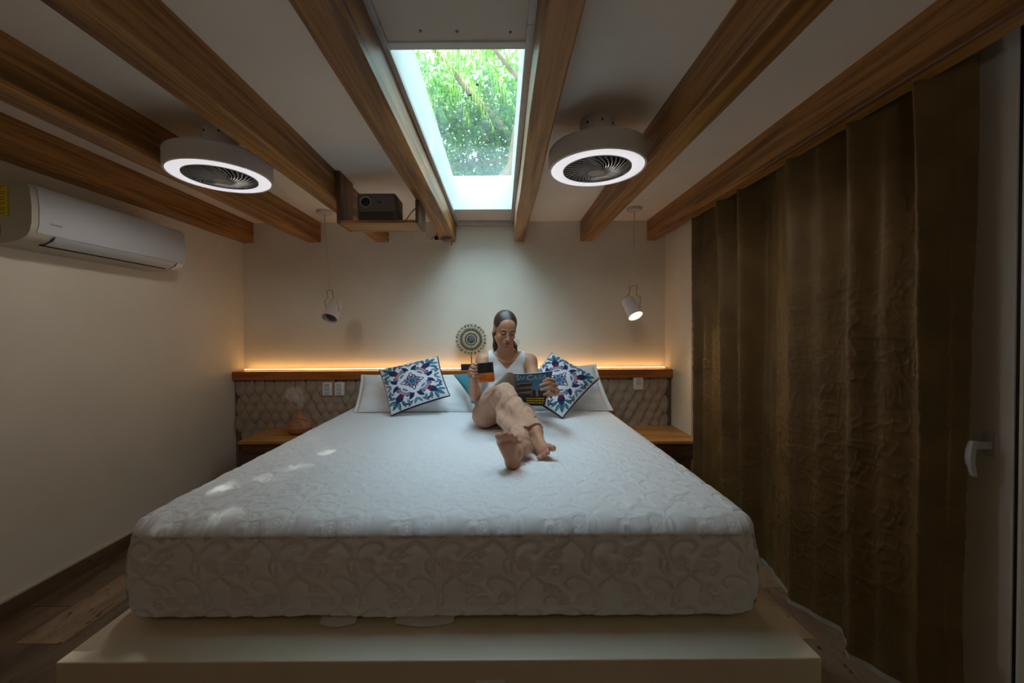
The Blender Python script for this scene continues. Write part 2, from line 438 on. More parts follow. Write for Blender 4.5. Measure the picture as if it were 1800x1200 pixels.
# floor: slab with travertine planks
fl = struct(boxo('floor', (XL, XR + 0.2, YF, YB, -0.1, -0.004), M['grout']))
tile_meshes = {}
def tile(x0, x1, y0, y1):
    k = (round(x1 - x0, 3), round(y1 - y0, 3))
    if k not in tile_meshes:
        bm = bmesh.new(); g = 0.0012
        a, b_ = k[0] / 2 - g, k[1] / 2 - g; c = 0.0015
        lo = [bm.verts.new(p) for p in ((-a, -b_, -0.006), (a, -b_, -0.006), (a, b_, -0.006), (-a, b_, -0.006))]
        up = [bm.verts.new(p) for p in ((-a, -b_, -c), (a, -b_, -c), (a, b_, -c), (-a, b_, -c))]
        tp = [bm.verts.new(p) for p in ((-a + c, -b_ + c, 0), (a - c, -b_ + c, 0), (a - c, b_ - c, 0), (-a + c, b_ - c, 0))]
        for q in range(4):
            bm.faces.new((lo[q], lo[(q + 1) % 4], up[(q + 1) % 4], up[q])); bm.faces.new((up[q], up[(q + 1) % 4], tp[(q + 1) % 4], tp[q]))
        bm.faces.new(tp)
        me = bpy.data.meshes.new('floor_tile'); bm.to_mesh(me); bm.free(); me.materials.append(M['tile']); tile_meshes[k] = me
    o = bpy.data.objects.new('floor_tile', tile_meshes[k]); COL.objects.link(o); o.location = ((x0 + x1) / 2, (y0 + y1) / 2, 0)
    o.parent = fl
xcol = [XL + 0.003, -1.965, -1.77, -1.572, -1.374, -1.205]
xr = [0.865, 1.06, 1.258, 1.45]
offs = [0.30, 0.079, 0.43, 0.16, 0.52, 0.25, 0.079, 0.40]
def column(a, b, ci, y_from, y_to):
    y = y_from + offs[ci % 8] - 0.6
    while y < y_to:
        y0, y1 = max(y, y_from), min(y + 0.6, y_to)
        if y1 - y0 > 0.02: tile(a, b, y0, y1)
        y += 0.6
for ci, (a, b) in enumerate(zip(xcol[:-1], xcol[1:])): column(a, b, ci, -0.3, 3.235)
for ci, (a, b) in enumerate(zip(xr[:-1], xr[1:])): column(a, b, ci + 5, -0.3, 3.235)
xm = [-1.205 + k * 0.207 for k in range(11)]
for ci, (a, b) in enumerate(zip(xm[:-1], xm[1:])): column(a, b, ci + 2, -0.3, 1.07)
bl = struct(boxo('baseboard_left', (XL, XL + 0.014, YF, 3.24, 0, 0.080), M['base']))
boxo('pale_top_edge', (XL, XL + 0.015, YF, 3.24, 0.080, 0.089), plain('baseboard_caulk', (0.55, 0.50, 0.42), 0.6), bl)

# wainscot: carved leaf-shaped stones
wn = struct(boxo('wall_wainscot', (XL + 0.002, XR, 3.243, YB, 0, 0.86), M['grout']))
def stone_mesh(seed):
    r_ = random.Random(seed)
    bm = bmesh.new()
    w_, h_ = 0.046 * r_.uniform(0.9, 1.06), 0.150 * r_.uniform(0.94, 1.06)
    sk = r_.uniform(-0.008, 0.008)
    out = [(-w_ * 0.70, h_ * 0.42), (w_ * 0.70, h_ * 0.42), (w_, h_ * 0.16), (w_ * 0.95, -h_ * 0.12), (w_ * 0.55, -h_ * 0.36), (sk, -h_ * 0.54), (-w_ * 0.55, -h_ * 0.36), (-w_ * 0.95, -h_ * 0.12), (-w_, h_ * 0.16)]
    out = [(x + r_.uniform(-0.003, 0.003), z + r_.uniform(-0.003, 0.003)) for x, z in out]
    back = [bm.verts.new((x, 0.012, z)) for x, z in out]
    edge = [bm.verts.new((x, -0.004 - 0.008 * (0.5 - z / h_), z)) for x, z in out]
    inn = [bm.verts.new((x * 0.72, -0.009 - 0.011 * (0.5 - z / h_), z * 0.78)) for x, z in out]
    mid = [bm.verts.new((sk * 0.4, -0.012, h_ * 0.3)), bm.verts.new((sk * 0.8, -0.023, -h_ * 0.30))]
    n = len(out)
    for k in range(n):
        bm.faces.new((back[k], back[(k + 1) % n], edge[(k + 1) % n], edge[k]))
        bm.faces.new((edge[k], edge[(k + 1) % n], inn[(k + 1) % n], inn[k]))
    a, b_ = mid
    for k in range(n):
        k2 = (k + 1) % n
        def side(q): return a if inn[q].co.z > 0 else b_
        s1, s2 = side(k), side(k2)
        if s1 is s2: bm.faces.new((inn[k], inn[k2], s1))
        else: bm.faces.new((inn[k], inn[k2], s2, s1))
    bmesh.ops.recalc_face_normals(bm, faces=bm.faces)
    me = bpy.data.meshes.new('stone'); bm.to_mesh(me); bm.free(); me.materials.append(M['stone']); return me
sm = [stone_mesh(s) for s in range(10)]
pitch_x, pitch_z = 0.082, 0.074
row = 0; z = 0.818
while z > 0.42:
    x = XL + 0.05 + (0.041 if row % 2 else 0.0)
    while x < XR - 0.03:
        if not (-1.02 < x < 0.72):
            o = bpy.data.objects.new('stone', random.choice(sm)); COL.objects.link(o); o.parent = wn
            o.location = (x + random.uniform(-0.007, 0.007), 3.238 + random.uniform(-0.003, 0.003), z - 0.02 + random.uniform(-0.007, 0.007))
            o.rotation_euler = (R(random.uniform(-2, 2)), R(random.uniform(-9, 9)), R(random.uniform(-4, 4)))
        x += pitch_x
    row += 1; z -= pitch_z

# headboard ledge with its light strip
lg = thing('headboard_ledge', 'long reddish timber ledge capping the stone headboard wall', 'ledge', (0, 3.3, 0.86))
boxo('ledge_board', (XL + 0.001, XR - 0.001, 3.205, YB - 0.012, 0.862, 0.930), M['ledge'], lg, bevel=0.004)
boxo('strip_channel', (XL + 0.02, XR - 0.01, YB - 0.050, YB - 0.030, 0.930, 0.936), M['white'], lg)
boxo('light_strip', (XL + 0.03, XR - 0.02, YB - 0.046, YB - 0.034, 0.936, 0.9395), M['led'], lg)['label'] = 'glowing warm light strip'
# ------------------------------------------------------------------ bed platform and mattress
PX0, PX1, PY0 = -1.210, 0.862, 1.062
BZ = 0.665
pf = boxo('bed_platform', (PX0, PX1, PY0, 3.243, 0.0, 0.354), M['platform'], bevel=0.004)
tag(pf, 'low cream plastered platform carrying the large bed', 'platform')
o_ = boxo('socket_plate', (-0.075, 0.005, PY0 - 0.004, PY0 + 0.001, 0.22, 0.300), M['white'], pf, bevel=0.0015)

# embossed swirl pattern of the quilted cover as a periodic height tile
TU, TV, TN = 0.300, 0.300, 150
def spiral(cx, cy, r0, turns, a0, d=1, n=60):
    return [(cx + r0 * (1 - 0.86 * k / n) * math.cos(a0 + d * turns * 2 * math.pi * k / n), cy + r0 * (1 - 0.86 * k / n) * math.sin(a0 + d * turns * 2 * math.pi * k / n)) for k in range(n + 1)]
def bez(p, q, r, s, n=40):
    return [tuple((1 - t) ** 3 * a + 3 * (1 - t) ** 2 * t * b + 3 * (1 - t) * t * t * c + t ** 3 * d for a, b, c, d in zip(p, q, r, s)) for t in [k / n for k in range(n + 1)]]
curves = []
for (ox, oy, mir) in ((0.0, 0.0, 1), (0.15, 0.15, -1)):
    def T(pts): return [(ox + mir * x, oy + y) for x, y in pts]
    curves.append(T(spiral(0.035, 0.030, 0.026, 1.9, -2.2)))
    curves.append(T(spiral(-0.038, 0.018, 0.024, 1.7, -0.9, -1)))
    curves.append(T(bez((0.016, 0.008), (-0.02, -0.05), (-0.065, -0.055), (-0.075, -0.105))))
    curves.append(T(bez((-0.020, 0.002), (0.02, -0.04), (0.055, -0.05), (0.050, -0.10))))
    curves.append(T(bez((0.060, 0.035), (0.095, 0.060), (0.075, 0.115), (0.020, 0.125))))
    curves.append(T(bez((0.020, 0.125), (-0.030, 0.130), (-0.040, 0.085), (-0.005, 0.075))))
    curves.append(T(bez((-0.060, 0.030), (-0.105, 0.050), (-0.120, 0.010), (-0.095, -0.015)) + bez((-0.095, -0.015), (-0.075, -0.03), (-0.07, 0.0), (-0.085, 0.005))))
    curves.append(T(bez((-0.045, 0.060), (-0.065, 0.100), (-0.105, 0.100), (-0.110, 0.070)) + bez((-0.110, 0.070), (-0.100, 0.050), (-0.07, 0.055), (-0.045, 0.060))))
    curves.append(T(bez((0.085, -0.02), (0.125, 0.01), (0.115, 0.055), (0.095, 0.06)) + bez((0.095, 0.06), (0.08, 0.045), (0.085, 0.01), (0.085, -0.02))))
pts = []
for c in curves:
    for a, b in zip(c[:-1], c[1:]):
        n_ = max(1, int(math.hypot(b[0] - a[0], b[1] - a[1]) / 0.0016))
        for k in range(n_): pts.append((a[0] + (b[0] - a[0]) * k / n_, a[1] + (b[1] - a[1]) * k / n_))
P2 = []
for x, y in pts:
    x %= TU; y %= TV
    for dx in (-TU, 0, TU):
        for dy in (-TV, 0, TV):
            X, Y = x + dx, y + dy
            if -0.02 < X < TU + 0.02 and -0.02 < Y < TV + 0.02: P2.append((X, Y, 0))
kd = kdtree.KDTree(len(P2))
for i, p in enumerate(P2): kd.insert(p, i)
kd.balance()
D = np.zeros((TN, TN))
for i in range(TN):
    for j in range(TN): D[i, j] = kd.find((i * TU / TN, j * TV / TN, 0))[2]
HT = -np.exp(-((D - 0.0042) / 0.0022) ** 2) * 0.0040 + np.exp(-(D / 0.0030) ** 2) * 0.0008 + np.clip((D - 0.006) / 0.02, 0, 1) * 0.0030
def emboss(u, v):
    u = u * 1.28; v = v * 1.28
    a = (u / TU % 1.0) * TN; b = (v / TV % 1.0) * TN
    i = np.floor(a).astype(int); j = np.floor(b).astype(int); fa = a - i; fb = b - j
    i0, i1, j0, j1 = i % TN, (i + 1) % TN, j % TN, (j + 1) % TN
    return HT[i0, j0] * (1 - fa) * (1 - fb) + HT[i1, j0] * fa * (1 - fb) + HT[i0, j1] * (1 - fa) * fb + HT[i1, j1] * fa * fb

def grid_mesh(name, X, Y, Z, col=None, flip=False, closed_u=False):
    nu, nv = X.shape
    co = np.stack([X, Y, Z], -1).reshape(-1, 3)
    idx = np.arange(nu * nv).reshape(nu, nv)
    if closed_u: idx = np.vstack([idx, idx[:1]])
    q = np.stack([idx[:-1, :-1], idx[1:, :-1], idx[1:, 1:], idx[:-1, 1:]], -1).reshape(-1, 4)
    if flip: q = q[:, ::-1]
    me = bpy.data.meshes.new(name)
    me.vertices.add(len(co)); me.vertices.foreach_set('co', co.astype(np.float32).ravel())
    me.loops.add(len(q) * 4); me.loops.foreach_set('vertex_index', q.astype(np.int32).ravel())
    me.polygons.add(len(q)); me.polygons.foreach_set('loop_start', np.arange(0, len(q) * 4, 4, dtype=np.int32))
    me.polygons.foreach_set('use_smooth', np.ones(len(q), dtype=bool))
    me.update(calc_edges=True)
    if col is not None:
        a = me.attributes.new('print', 'FLOAT_COLOR', 'POINT')
        c4 = np.concatenate([col.reshape(-1, 3), np.ones((len(co), 1))], 1)
        a.data.foreach_set('color', c4.astype(np.float32).ravel())
    return me

def wn2(x, y, seed, oct_=4, f=1.0):
    """cheap smooth pseudo noise from sines, vectorised"""
    r_ = np.random.default_rng(seed); s = 0 * x; amp = 1.0
    for k in range(oct_ * 3):
        th = r_.uniform(0, 2 * math.pi); fr = f * (1.6 ** (k / 3)); ph = r_.uniform(0, 6.28)
        s = s + amp * np.sin(fr * (x * math.cos(th) + y * math.sin(th)) + ph + 1.3 * np.sin(fr * 0.6 * (x * math.sin(th) - y * math.cos(th)) + ph * 2)); amp *= 0.87
    return s / (oct_ * 1.5)

MX0, MX1, MY0, MY1, MZ0, MZ1 = -1.178, 0.806, 1.190, 3.205, 0.356, BZ
RT = 0.060
# grid: s runs across (left skirt, top, right skirt); t runs from the hem at the foot over the edge to the headboard
sk = MZ1 - MZ0
s = np.concatenate([np.linspace(-sk, 0, 26)[:-1], np.linspace(0, MX1 - MX0, 560), (MX1 - MX0) + np.linspace(0, sk, 26)[1:]])
t = np.concatenate([np.linspace(-sk, 0, 96)[:-1], np.linspace(0, 0.62, 190), np.linspace(0.62, MY1 - MY0, 230)[1:]])
S, T_ = np.meshgrid(s, t, indexing='ij')
xin = MX0 + np.clip(S, 0, MX1 - MX0); yin = MY0 + np.clip(T_, 0, MY1 - MY0)
dropx = np.maximum(-S, 0) + np.maximum(S - (MX1 - MX0), 0); dropy = np.maximum(-T_, 0)
# vertical drop = max of the two skirts (corners fold together)
drop = np.maximum(dropx, dropy)
# the corner patch: slide round a rounded plan corner
RC = 0.11
X = xin.copy(); Y = yin.copy(); Z = MZ1 - drop
# round the plan corners at the foot
cxl, cxr, cy = MX0 + RC, MX1 - RC, MY0 + RC
for sgn, cx in ((-1, cxl), (1, cxr)):
    ux = (X - cx) * sgn; uy = cy - Y
    msk = (ux > 0) & (uy > 0)
    m_ = np.maximum(ux, uy); d = np.hypot(ux, uy) + 1e-9
    X = np.where(msk, cx + sgn * ux * m_ / d, X); Y = np.where(msk, cy - uy * m_ / d, Y)
# rounded top edge: distance to the outline pulls the surface down / in
def edge_dist(X, Y):
    ux = np.maximum(np.maximum(cxl - X, X - cxr), 0); uy = np.maximum(cy - Y, 0)
    return RC - np.hypot(ux, uy)
dist = np.where(drop > 0, 0, np.clip(edge_dist(X, Y), 0, RC))
top = drop <= 0
q_ = np.clip(1 - dist / RT, 0, 1)
Z = np.where(top, MZ1 - RT * (1 - np.sqrt(np.clip(1 - q_ ** 2 * 0.90, 0, 1))), MZ1 - RT * (1 - math.sqrt(0.10)) - drop * (sk - RT * (1 - math.sqrt(0.10))) / sk)
# outward direction on the skirts
cX = np.clip(X, cxl, cxr); cYc = np.maximum(Y, cy)
nx = X - cX; ny = np.where(Y < cy, Y - cy, 0); nl = np.hypot(nx, ny) + 1e-9; nx /= nl; ny /= nl
onside = ~top
fr = np.clip(drop / sk, 0, 1)
bulge = 0.020 * np.sin(np.pi * np.clip(fr * 0.92 + 0.04, 0, 1)) - 0.006 + np.where(fr > 0.9, -(fr - 0.9) * 0.32, 0)
# ripples near the hem
uu = np.where(dropy > 0, X, Y * 1.3)
rip = 0.0028 * wn2(uu * 60, fr * 6, 4, 2) * np.clip((fr - 0.45) / 0.5, 0, 1)
e = 1.15 * emboss(S + 0.02, T_)
wr = 0.0016 * wn2(S * 4, T_ * 30, 9, 3) * np.clip((T_ - 0.1) / 0.4, 0, 1) + 0.0040 * wn2(S * 3.2, T_ * 3.2, 12, 2)
ridge = -0.0042 * np.clip(wn2(S * 5, T_ * 38, 31, 3, 1.3) - 0.9, 0, 1) * np.clip((T_ - 0.15) / 0.3, 0, 1)
damp = np.where(T_ > 0.55, np.clip(1 - (T_ - 0.55) / 0.9, 0.35, 1), 1)
out_ = np.where(onside, bulge + rip + e * 1.0, 0)
X = X + nx * out_; Y = Y + ny * out_
Z = Z + np.where(top, e * damp + (wr + ridge) * np.clip(dist / 0.06, 0.15, 1), 0)
Z = Z + np.where(onside, 0.006 * (0.8 + wn2(uu * 9, uu * 0, 15, 2)) * fr ** 3, 0); Z = np.maximum(Z, 0.3548)
mt = thing('mattress', 'thick king size mattress under a white quilted cover embossed with swirls', 'mattress', (-0.18, 2.2, 0.356))
me = grid_mesh('quilted_cover', X, Y, Z)
link('quilted_cover', me, M['quilt'], mt)
# the underside edge and two bits of sheet that slip out at the foot
bm = bmesh.new(); box(bm, MX0 + 0.05, MX1 - 0.05, MY0 + 0.05, MY1, 0.3545, 0.40)
build('mattress_base', bm, M['quilt'], mt)
for x0, x1 in ((-0.56, -0.45), (-0.33, -0.15)):
    bm = bmesh.new(); n_ = 12
    a = [bm.verts.new((x0 + (x1 - x0) * k / n_, MY0 + 0.03, 0.362)) for k in range(n_ + 1)]
    b = [bm.verts.new((x0 + (x1 - x0) * k / n_, MY0 + 0.008 - 0.016 * math.sin(math.pi * k / n_), 0.357)) for k in range(n_ + 1)]
    for k in range(n_): bm.faces.new((a[k], a[k + 1], b[k + 1], b[k]))
    build('sheet_hem', bm, M['pillow'], mt, smooth=True)

# ------------------------------------------------------------------ pillows and cushions
def cushion(name, corners, thick, mat, label, cat, group, n=110, flange=0.0, pattern=None, pin=0.05, seed=1, piping=None, wr=0.006, hemfold=0.0, pw=0.42):
    c00, c10, c11, c01 = [Vector(c) for c in corners]   # bottom-left, bottom-right, top-right, top-left
    u = np.linspace(-1, 1, n); U, V = np.meshgrid(u, u, indexing='ij')
    # pinch: edges bow inwards between the corners
    pu = U * (1 - pin * (1 - V ** 2)); pv = V * (1 - pin * (1 - U ** 2))
    a, b = (pu + 1) / 2, (pv + 1) / 2
    P = [None] * 3
    for k in range(3):
        P[k] = c00[k] * (1 - a) * (1 - b) + c10[k] * a * (1 - b) + c11[k] * a * b + c01[k] * (1 - a) * b
    nrm = (c10 - c00).cross(c01 - c00).normalized()     # towards the viewer for the given order
    if nrm.y > 0: nrm = -nrm
    f = 1 - flange
    prof = np.clip(1 - np.abs(U / f) ** 2.4, 0, 1) ** pw * np.clip(1 - np.abs(V / f) ** 2.4, 0, 1) ** pw
    fold = wr * wn2(U * 4, V * 4, seed, 3) * (0.35 + 0.65 * prof) + wr * 0.7 * wn2(U * 3 + V * 9, V * 3 - U * 4, seed + 5, 2) * np.clip(prof * 2, 0, 1)
    root = thing(name, label, cat, (c00 + c10 + c11 + c01) / 4, group)
    col = pattern(U, V) if pattern else None
    for sgn, nm in ((1, 'front_cover'), (-1, 'back_cover')):
        h = sgn * thick / 2 * prof + (fold if sgn > 0 else fold * 0.6) + sgn * 0.0012
        X, Y, Z = [P[k] + nrm[k] * h for k in range(3)]
        Z = np.maximum(Z, BZ + (0.003 if sgn > 0 else 0.0015))
        m = mat if (sgn > 0 or pattern is None) else M['pillow']
        me = grid_mesh(nm, X, Y, Z, col if sgn > 0 else None, flip=(sgn < 0))
        if sgn > 0:
            front = (X, Y, Z)
        ob = link(nm, me, m, root)
    if piping is not None:
        X, Y, Z = [P[k] + nrm[k] * fold for k in range(3)]
        loop = [(i, 0) for i in range(0, n, 3)] + [(n - 1, j) for j in range(0, n, 3)] + [(i, n - 1) for i in range(n - 1, -1, -3)] + [(0, j) for j in range(n - 1, -1, -3)]
        pts_ = [(X[i, j], Y[i, j], Z[i, j]) for i, j in loop]
        q = [pts_[0]]
        for p in pts_[1:]:
            if (Vector(p) - Vector(q[-1])).length > 0.003: q.append(p)
        bm = bmesh.new(); tube(bm, q, 0.0042, 6, closed=True); build('piping', bm, piping, root, smooth=True)
    return root

M['print'] = vcol_mat('printed_cotton', rough=0.85, bump=0.2, bscale=260)
M['navypipe'] = plain('navy_piping', (0.022, 0.025, 0.06), 0.8)
M['teal'] = plain('teal_knit', (0.035, 0.16, 0.20), 0.85)

cushion('pillow', [at(617, 730, 2.86), at(832, 729, 2.86), at(828, 657, 3.08), at(634, 657, 3.08)], 0.15, M['pillow'],
        'white pillow leaning on the headboard left of the seated woman', 'pillow', None, flange=0.06, seed=3, pin=0.035, n=130, wr=0.010)
cushion('pillow', [at(862, 727, 2.92), at(1078, 723, 2.84), at(1048, 641, 3.08), at(868, 655, 3.10)], 0.15, M['pillow'],
        'white pillow leaning on the headboard right of the seated woman', 'pillow', None, flange=0.07, seed=8, pin=0.035, n=130, wr=0.010)

NAVY, TEAL, TEAL2, PUR, MAR, PINK, CREAM = [np.array(c) for c in ((0.015, 0.022, 0.10), (0.045, 0.15, 0.20), (0.10, 0.24, 0.33), (0.20, 0.155, 0.32), (0.12, 0.012, 0.05), (0.42, 0.28, 0.31), (0.72, 0.73, 0.75))]
def folk_print(U, V):
    U = U * 1.0; V = V * 1.0
    col = np.ones(U.shape + (3,)) * CREAM
    def put(m, c): col[m] = c
    def rot(x, y, a): return x * math.cos(a) + y * math.sin(a), -x * math.sin(a) + y * math.cos(a)
    def ell(x, y, cx, cy, rx, ry, a=0.0):
        dx, dy = rot(x - cx, y - cy, a); return (dx / rx) ** 2 + (dy / ry) ** 2 < 1
    def leaf(x, y, x0, y0, x1, y1, w):
        L = math.hypot(x1 - x0, y1 - y0); tx, ty = (x1 - x0) / L, (y1 - y0) / L
        s_ = ((x - x0) * tx + (y - y0) * ty) / L; d = np.abs(-(x - x0) * ty + (y - y0) * tx)
        return (s_ > 0) & (s_ < 1) & (d < w * np.sin(np.pi * np.clip(s_, 0, 1)) ** 0.7)
    for q in range(4):
        x, y = rot(U, V, q * math.pi / 2)
        # long loop petals on the axes, broad petals between
        put(leaf(x, y, 0.10, 0, 0.42, 0, 0.075), NAVY); put(leaf(x, y, 0.20, 0, 0.38, 0, 0.035), CREAM)
        # side sprigs at the edge middles
        for sg in (1, -1):
            ys = y * sg
            put(leaf(x, ys, 0.52, 0.04, 0.74, 0.26, 0.07), NAVY); put(leaf(x, ys, 0.50, 0.10, 0.60, 0.34, 0.045), TEAL)
            put(leaf(x, ys, 0.74, 0.0, 0.94, 0.14, 0.05), TEAL2); put(leaf(x, ys, 0.80, 0.16, 0.96, 0.36, 0.045), MAR * 0.5 + PUR * 0.5)
            put(leaf(x, ys, 0.90, 0.30, 0.82, 0.52, 0.035), NAVY)
    for q in range(8):
        x, y = rot(U, V, q * math.pi / 4 + math.pi / 8)
        put(leaf(x, y, 0.08, 0, 0.30, 0, 0.085), NAVY); put(leaf(x, y, 0.12, 0, 0.28, 0, 0.055), PUR); put(leaf(x, y, 0.17, 0, 0.27, 0, 0.03), PINK)
    r = np.hypot(U, V)
    put(r < 0.150, TEAL2); put(r < 0.075, NAVY); put(r < 0.038, TEAL2)
    for q in range(4):
        x, y = rot(U, V, q * math.pi / 2 + math.pi / 4)
        # tulip motif along each diagonal
        put(leaf(x, y, 0.62, 0, 1.00, 0, 0.135), NAVY)
        put(ell(x, y, 0.53, 0, 0.115, 0.31), NAVY); put(ell(x, y, 0.53, 0, 0.098, 0.29), PUR * 1.15); put(ell(x, y, 0.455, 0, 0.075, 0.17), CREAM); put(ell(x, y, 0.445, 0, 0.045, 0.12), TEAL2)
        put(ell(x, y, 0.60, 0, 0.055, 0.15), PINK); put((np.abs(y) < 0.12 - 0.5 * (x - 0.63)) & (x > 0.64) & (x < 0.80), MAR)
        for sg in (1, -1):
            ys = y * sg
            put(leaf(x, ys, 0.93, 0.03, 1.16, 0.24, 0.065), TEAL); put(leaf(x, ys, 0.84, 0.12, 0.98, 0.36, 0.06), TEAL)
            put(leaf(x, ys, 0.72, 0.26, 0.84, 0.46, 0.05), TEAL2); put(leaf(x, ys, 0.97, 0.06, 1.14, 0.18, 0.018), TEAL2 * 1.5)
            put(leaf(x, ys, 0.46, 0.22, 0.60, 0.38, 0.04), NAVY)
        put(leaf(x, y, 0.95, 0, 1.26, 0, 0.07), TEAL); put(leaf(x, y, 0.90, 0, 1.02, 0, 0.04), NAVY)
    rim = np.maximum(np.abs(U), np.abs(V)) > 0.985
    put(rim, NAVY)
    return col
cushion('cushion', [at(686, 730, 2.70), at(790, 695, 2.74), at(769, 626, 2.92), at(666, 649, 2.88)], 0.115, M['print'],
        'cushion printed with blue, teal and purple flowers, on the pillow left of the woman', 'cushion', 'printed flower cushions', n=250, pattern=folk_print, piping=M['navypipe'], seed=21, wr=0.004, pin=0.045)
cushion('cushion', [at(988, 736, 2.60), at(1053, 666, 2.80), at(970, 621, 2.90), at(908, 690, 2.72)], 0.115, M['print'],
        'diamond-tilted cushion printed with blue, teal and purple flowers, behind the magazine', 'cushion', 'printed flower cushions', n=250, pattern=folk_print, piping=M['navypipe'], seed=27, wr=0.004, pin=0.045)
def ribs(U, V):
    c = np.ones(U.shape + (3,)); k = 0.5 + 0.5 * np.sin(V * 75)
    return np.array((0.03, 0.15, 0.19)) + k[..., None] ** 2 * (np.array((0.13, 0.36, 0.42)) - np.array((0.03, 0.15, 0.19)))
M['knit'] = vcol_mat('ribbed_knit', rough=0.9)
cushion('cushion', [at(836, 716, 2.74), at(905, 716, 2.74), at(880, 652, 2.90), at(796, 658, 2.90)], 0.09, M['knit'],
        'teal ribbed cushion tucked behind the woman\'s back', 'cushion', None, n=120, pattern=ribs, seed=33, wr=0.003)

# ------------------------------------------------------------------ nightstands
def nightstand(x0, x1, y0, label, dh=0.135):
    ztop = 0.475
    r = thing('nightstand', label, 'nightstand', ((x0 + x1) / 2, y0 + 0.2, ztop - dh), 'floating bedside shelves')
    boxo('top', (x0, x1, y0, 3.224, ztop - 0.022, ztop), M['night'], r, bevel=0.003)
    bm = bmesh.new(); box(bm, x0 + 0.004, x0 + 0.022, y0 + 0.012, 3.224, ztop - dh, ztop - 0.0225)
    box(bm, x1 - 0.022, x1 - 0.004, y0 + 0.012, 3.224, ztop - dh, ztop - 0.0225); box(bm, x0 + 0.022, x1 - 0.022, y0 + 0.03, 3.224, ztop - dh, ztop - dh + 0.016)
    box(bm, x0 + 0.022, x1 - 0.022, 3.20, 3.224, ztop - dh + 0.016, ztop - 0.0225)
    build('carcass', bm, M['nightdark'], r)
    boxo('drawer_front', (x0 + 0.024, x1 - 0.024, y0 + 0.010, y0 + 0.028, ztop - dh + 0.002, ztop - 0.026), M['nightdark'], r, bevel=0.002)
    return r
nightstand(-1.872, -1.205, 2.80, 'floating timber nightstand left of the bed, carrying the wooden diffuser')
nightstand(0.865, XR - 0.002, 2.750, 'empty floating timber nightstand between the bed and the brown curtain')

# onion-shaped aroma diffuser with its steam
dx, dy, dz = -1.540, 3.03, 0.4755
df = thing('aroma_diffuser', 'squat onion-shaped wooden diffuser steaming on the left nightstand', 'diffuser', (dx, dy, dz))
T0 = Matrix.Translation((dx, dy, dz))
bm = bmesh.new(); lathe(bm, [(0, 0), (0.050, 0), (0.062, 0.004), (0.085, 0.026), (0.093, 0.050), (0.094, 0.055)], 40, T0); build('base', bm, M['terracotta'], df, smooth=True)
bm = bmesh.new(); lathe(bm, [(0.0945, 0.0555), (0.0945, 0.0575), (0.091, 0.058)], 40, T0); build('seam_ring', bm, plain('seam_pale', (0.50, 0.32, 0.20), 0.5), df, smooth=True)
bm = bmesh.new(); lathe(bm, [(0.0935, 0.0585), (0.094, 0.066), (0.088, 0.086), (0.070, 0.104), (0.044, 0.116), (0.028, 0.124), (0.022, 0.136), (0.019, 0.152), (0.017, 0.163), (0.008, 0.163), (0.006, 0.158), (0, 0.158)], 40, T0); build('lid', bm, M['terracotta'], df, smooth=True)
# steam
m, t, b, out = new_mat('steam'); t.nodes.remove(b)
pv = N(t, 'VolumePrincipled'); pv.inputs['Color'].default_value = (1, 1, 1, 1)
tc = N(t, 'TexCoord'); mp = N(t, 'Mapping'); mp.inputs['Scale'].default_value = (14, 14, 9); t.links.new(tc.outputs['Object'], mp.inputs[0])
n_ = N(t, 'TexNoise', Scale=1.0, Detail=3.0, Distortion=0.8); t.links.new(mp.outputs[0], n_.inputs['Vector'])
rr = ramp(t, [(0.38, (0, 0, 0)), (0.75, (1, 1, 1))]); t.links.new(n_.outputs['Fac'], rr.inputs[0])
mm = N(t, 'Math', operation='MULTIPLY'); mm.inputs[1].default_value = 16.0; t.links.new(rr.outputs[0], mm.inputs[0]); t.links.new(mm.outputs[0], pv.inputs['Density']); t.links.new(pv.outputs[0], out.inputs['Volume'])
bm = bmesh.new(); lathe(bm, [(0, 0.165), (0.014, 0.168), (0.035, 0.20), (0.055, 0.245), (0.068, 0.29), (0.058, 0.33), (0.03, 0.355), (0, 0.362)], 24, Matrix.Translation((dx - 0.01, dy - 0.01, dz)))
for v in bm.verts: v.co.x += 0.012 * math.sin(v.co.z * 30) - 0.35 * max(0, v.co.z - dz - 0.2) * 0.4
st = build('steam', bm, m, df, smooth=True)
tag(st, 'pale puff of steam', kind='stuff')

# small white lotion tube beside it
bm = bmesh.new(); lathe(bm, [(0, -0.002), (0.009, 0), (0.010, 0.05), (0.006, 0.062), (0.006, 0.072), (0, 0.073)], 16, Matrix.Translation((-1.335, 3.02, 0.4865)) @ Euler((R(90), 0, R(78))).to_matrix().to_4x4())
o = build('lotion_tube', bm, M['pillow'], None, smooth=True); tag(o, 'small white tube lying on the left nightstand beside the diffuser', 'tube')

# wall plates on the stone wainscot
def plate(px, py, label, keys):
    p = at(px, py, 3.208); x, z = p.x, p.z
    r = thing('switch_plate', label, 'switch', (x, 3.21, z), 'wall plates on the stone headboard wall')
    boxo('cover_plate', (x - 0.037, x + 0.037, 3.206, 3.236, z - 0.053, z + 0.053), M['white'], r, bevel=0.004)
    for k in range(keys):
        zz = z + 0.032 - k * 0.032
        boxo('switch_key', (x - 0.020, x + 0.020, 3.2025, 3.2065, zz - 0.013, zz + 0.013), M['ac'], r, bevel=0.0015)
plate(573.5, 682, 'white switch plate on the stone wainscot, left of the pair beside the left pillow', 3)
plate(595, 682, 'white switch plate on the stone wainscot, right of the pair, nearest the left pillow', 3)
plate(1122.5, 675, 'single white socket plate on the stone wainscot above the right nightstand', 2)

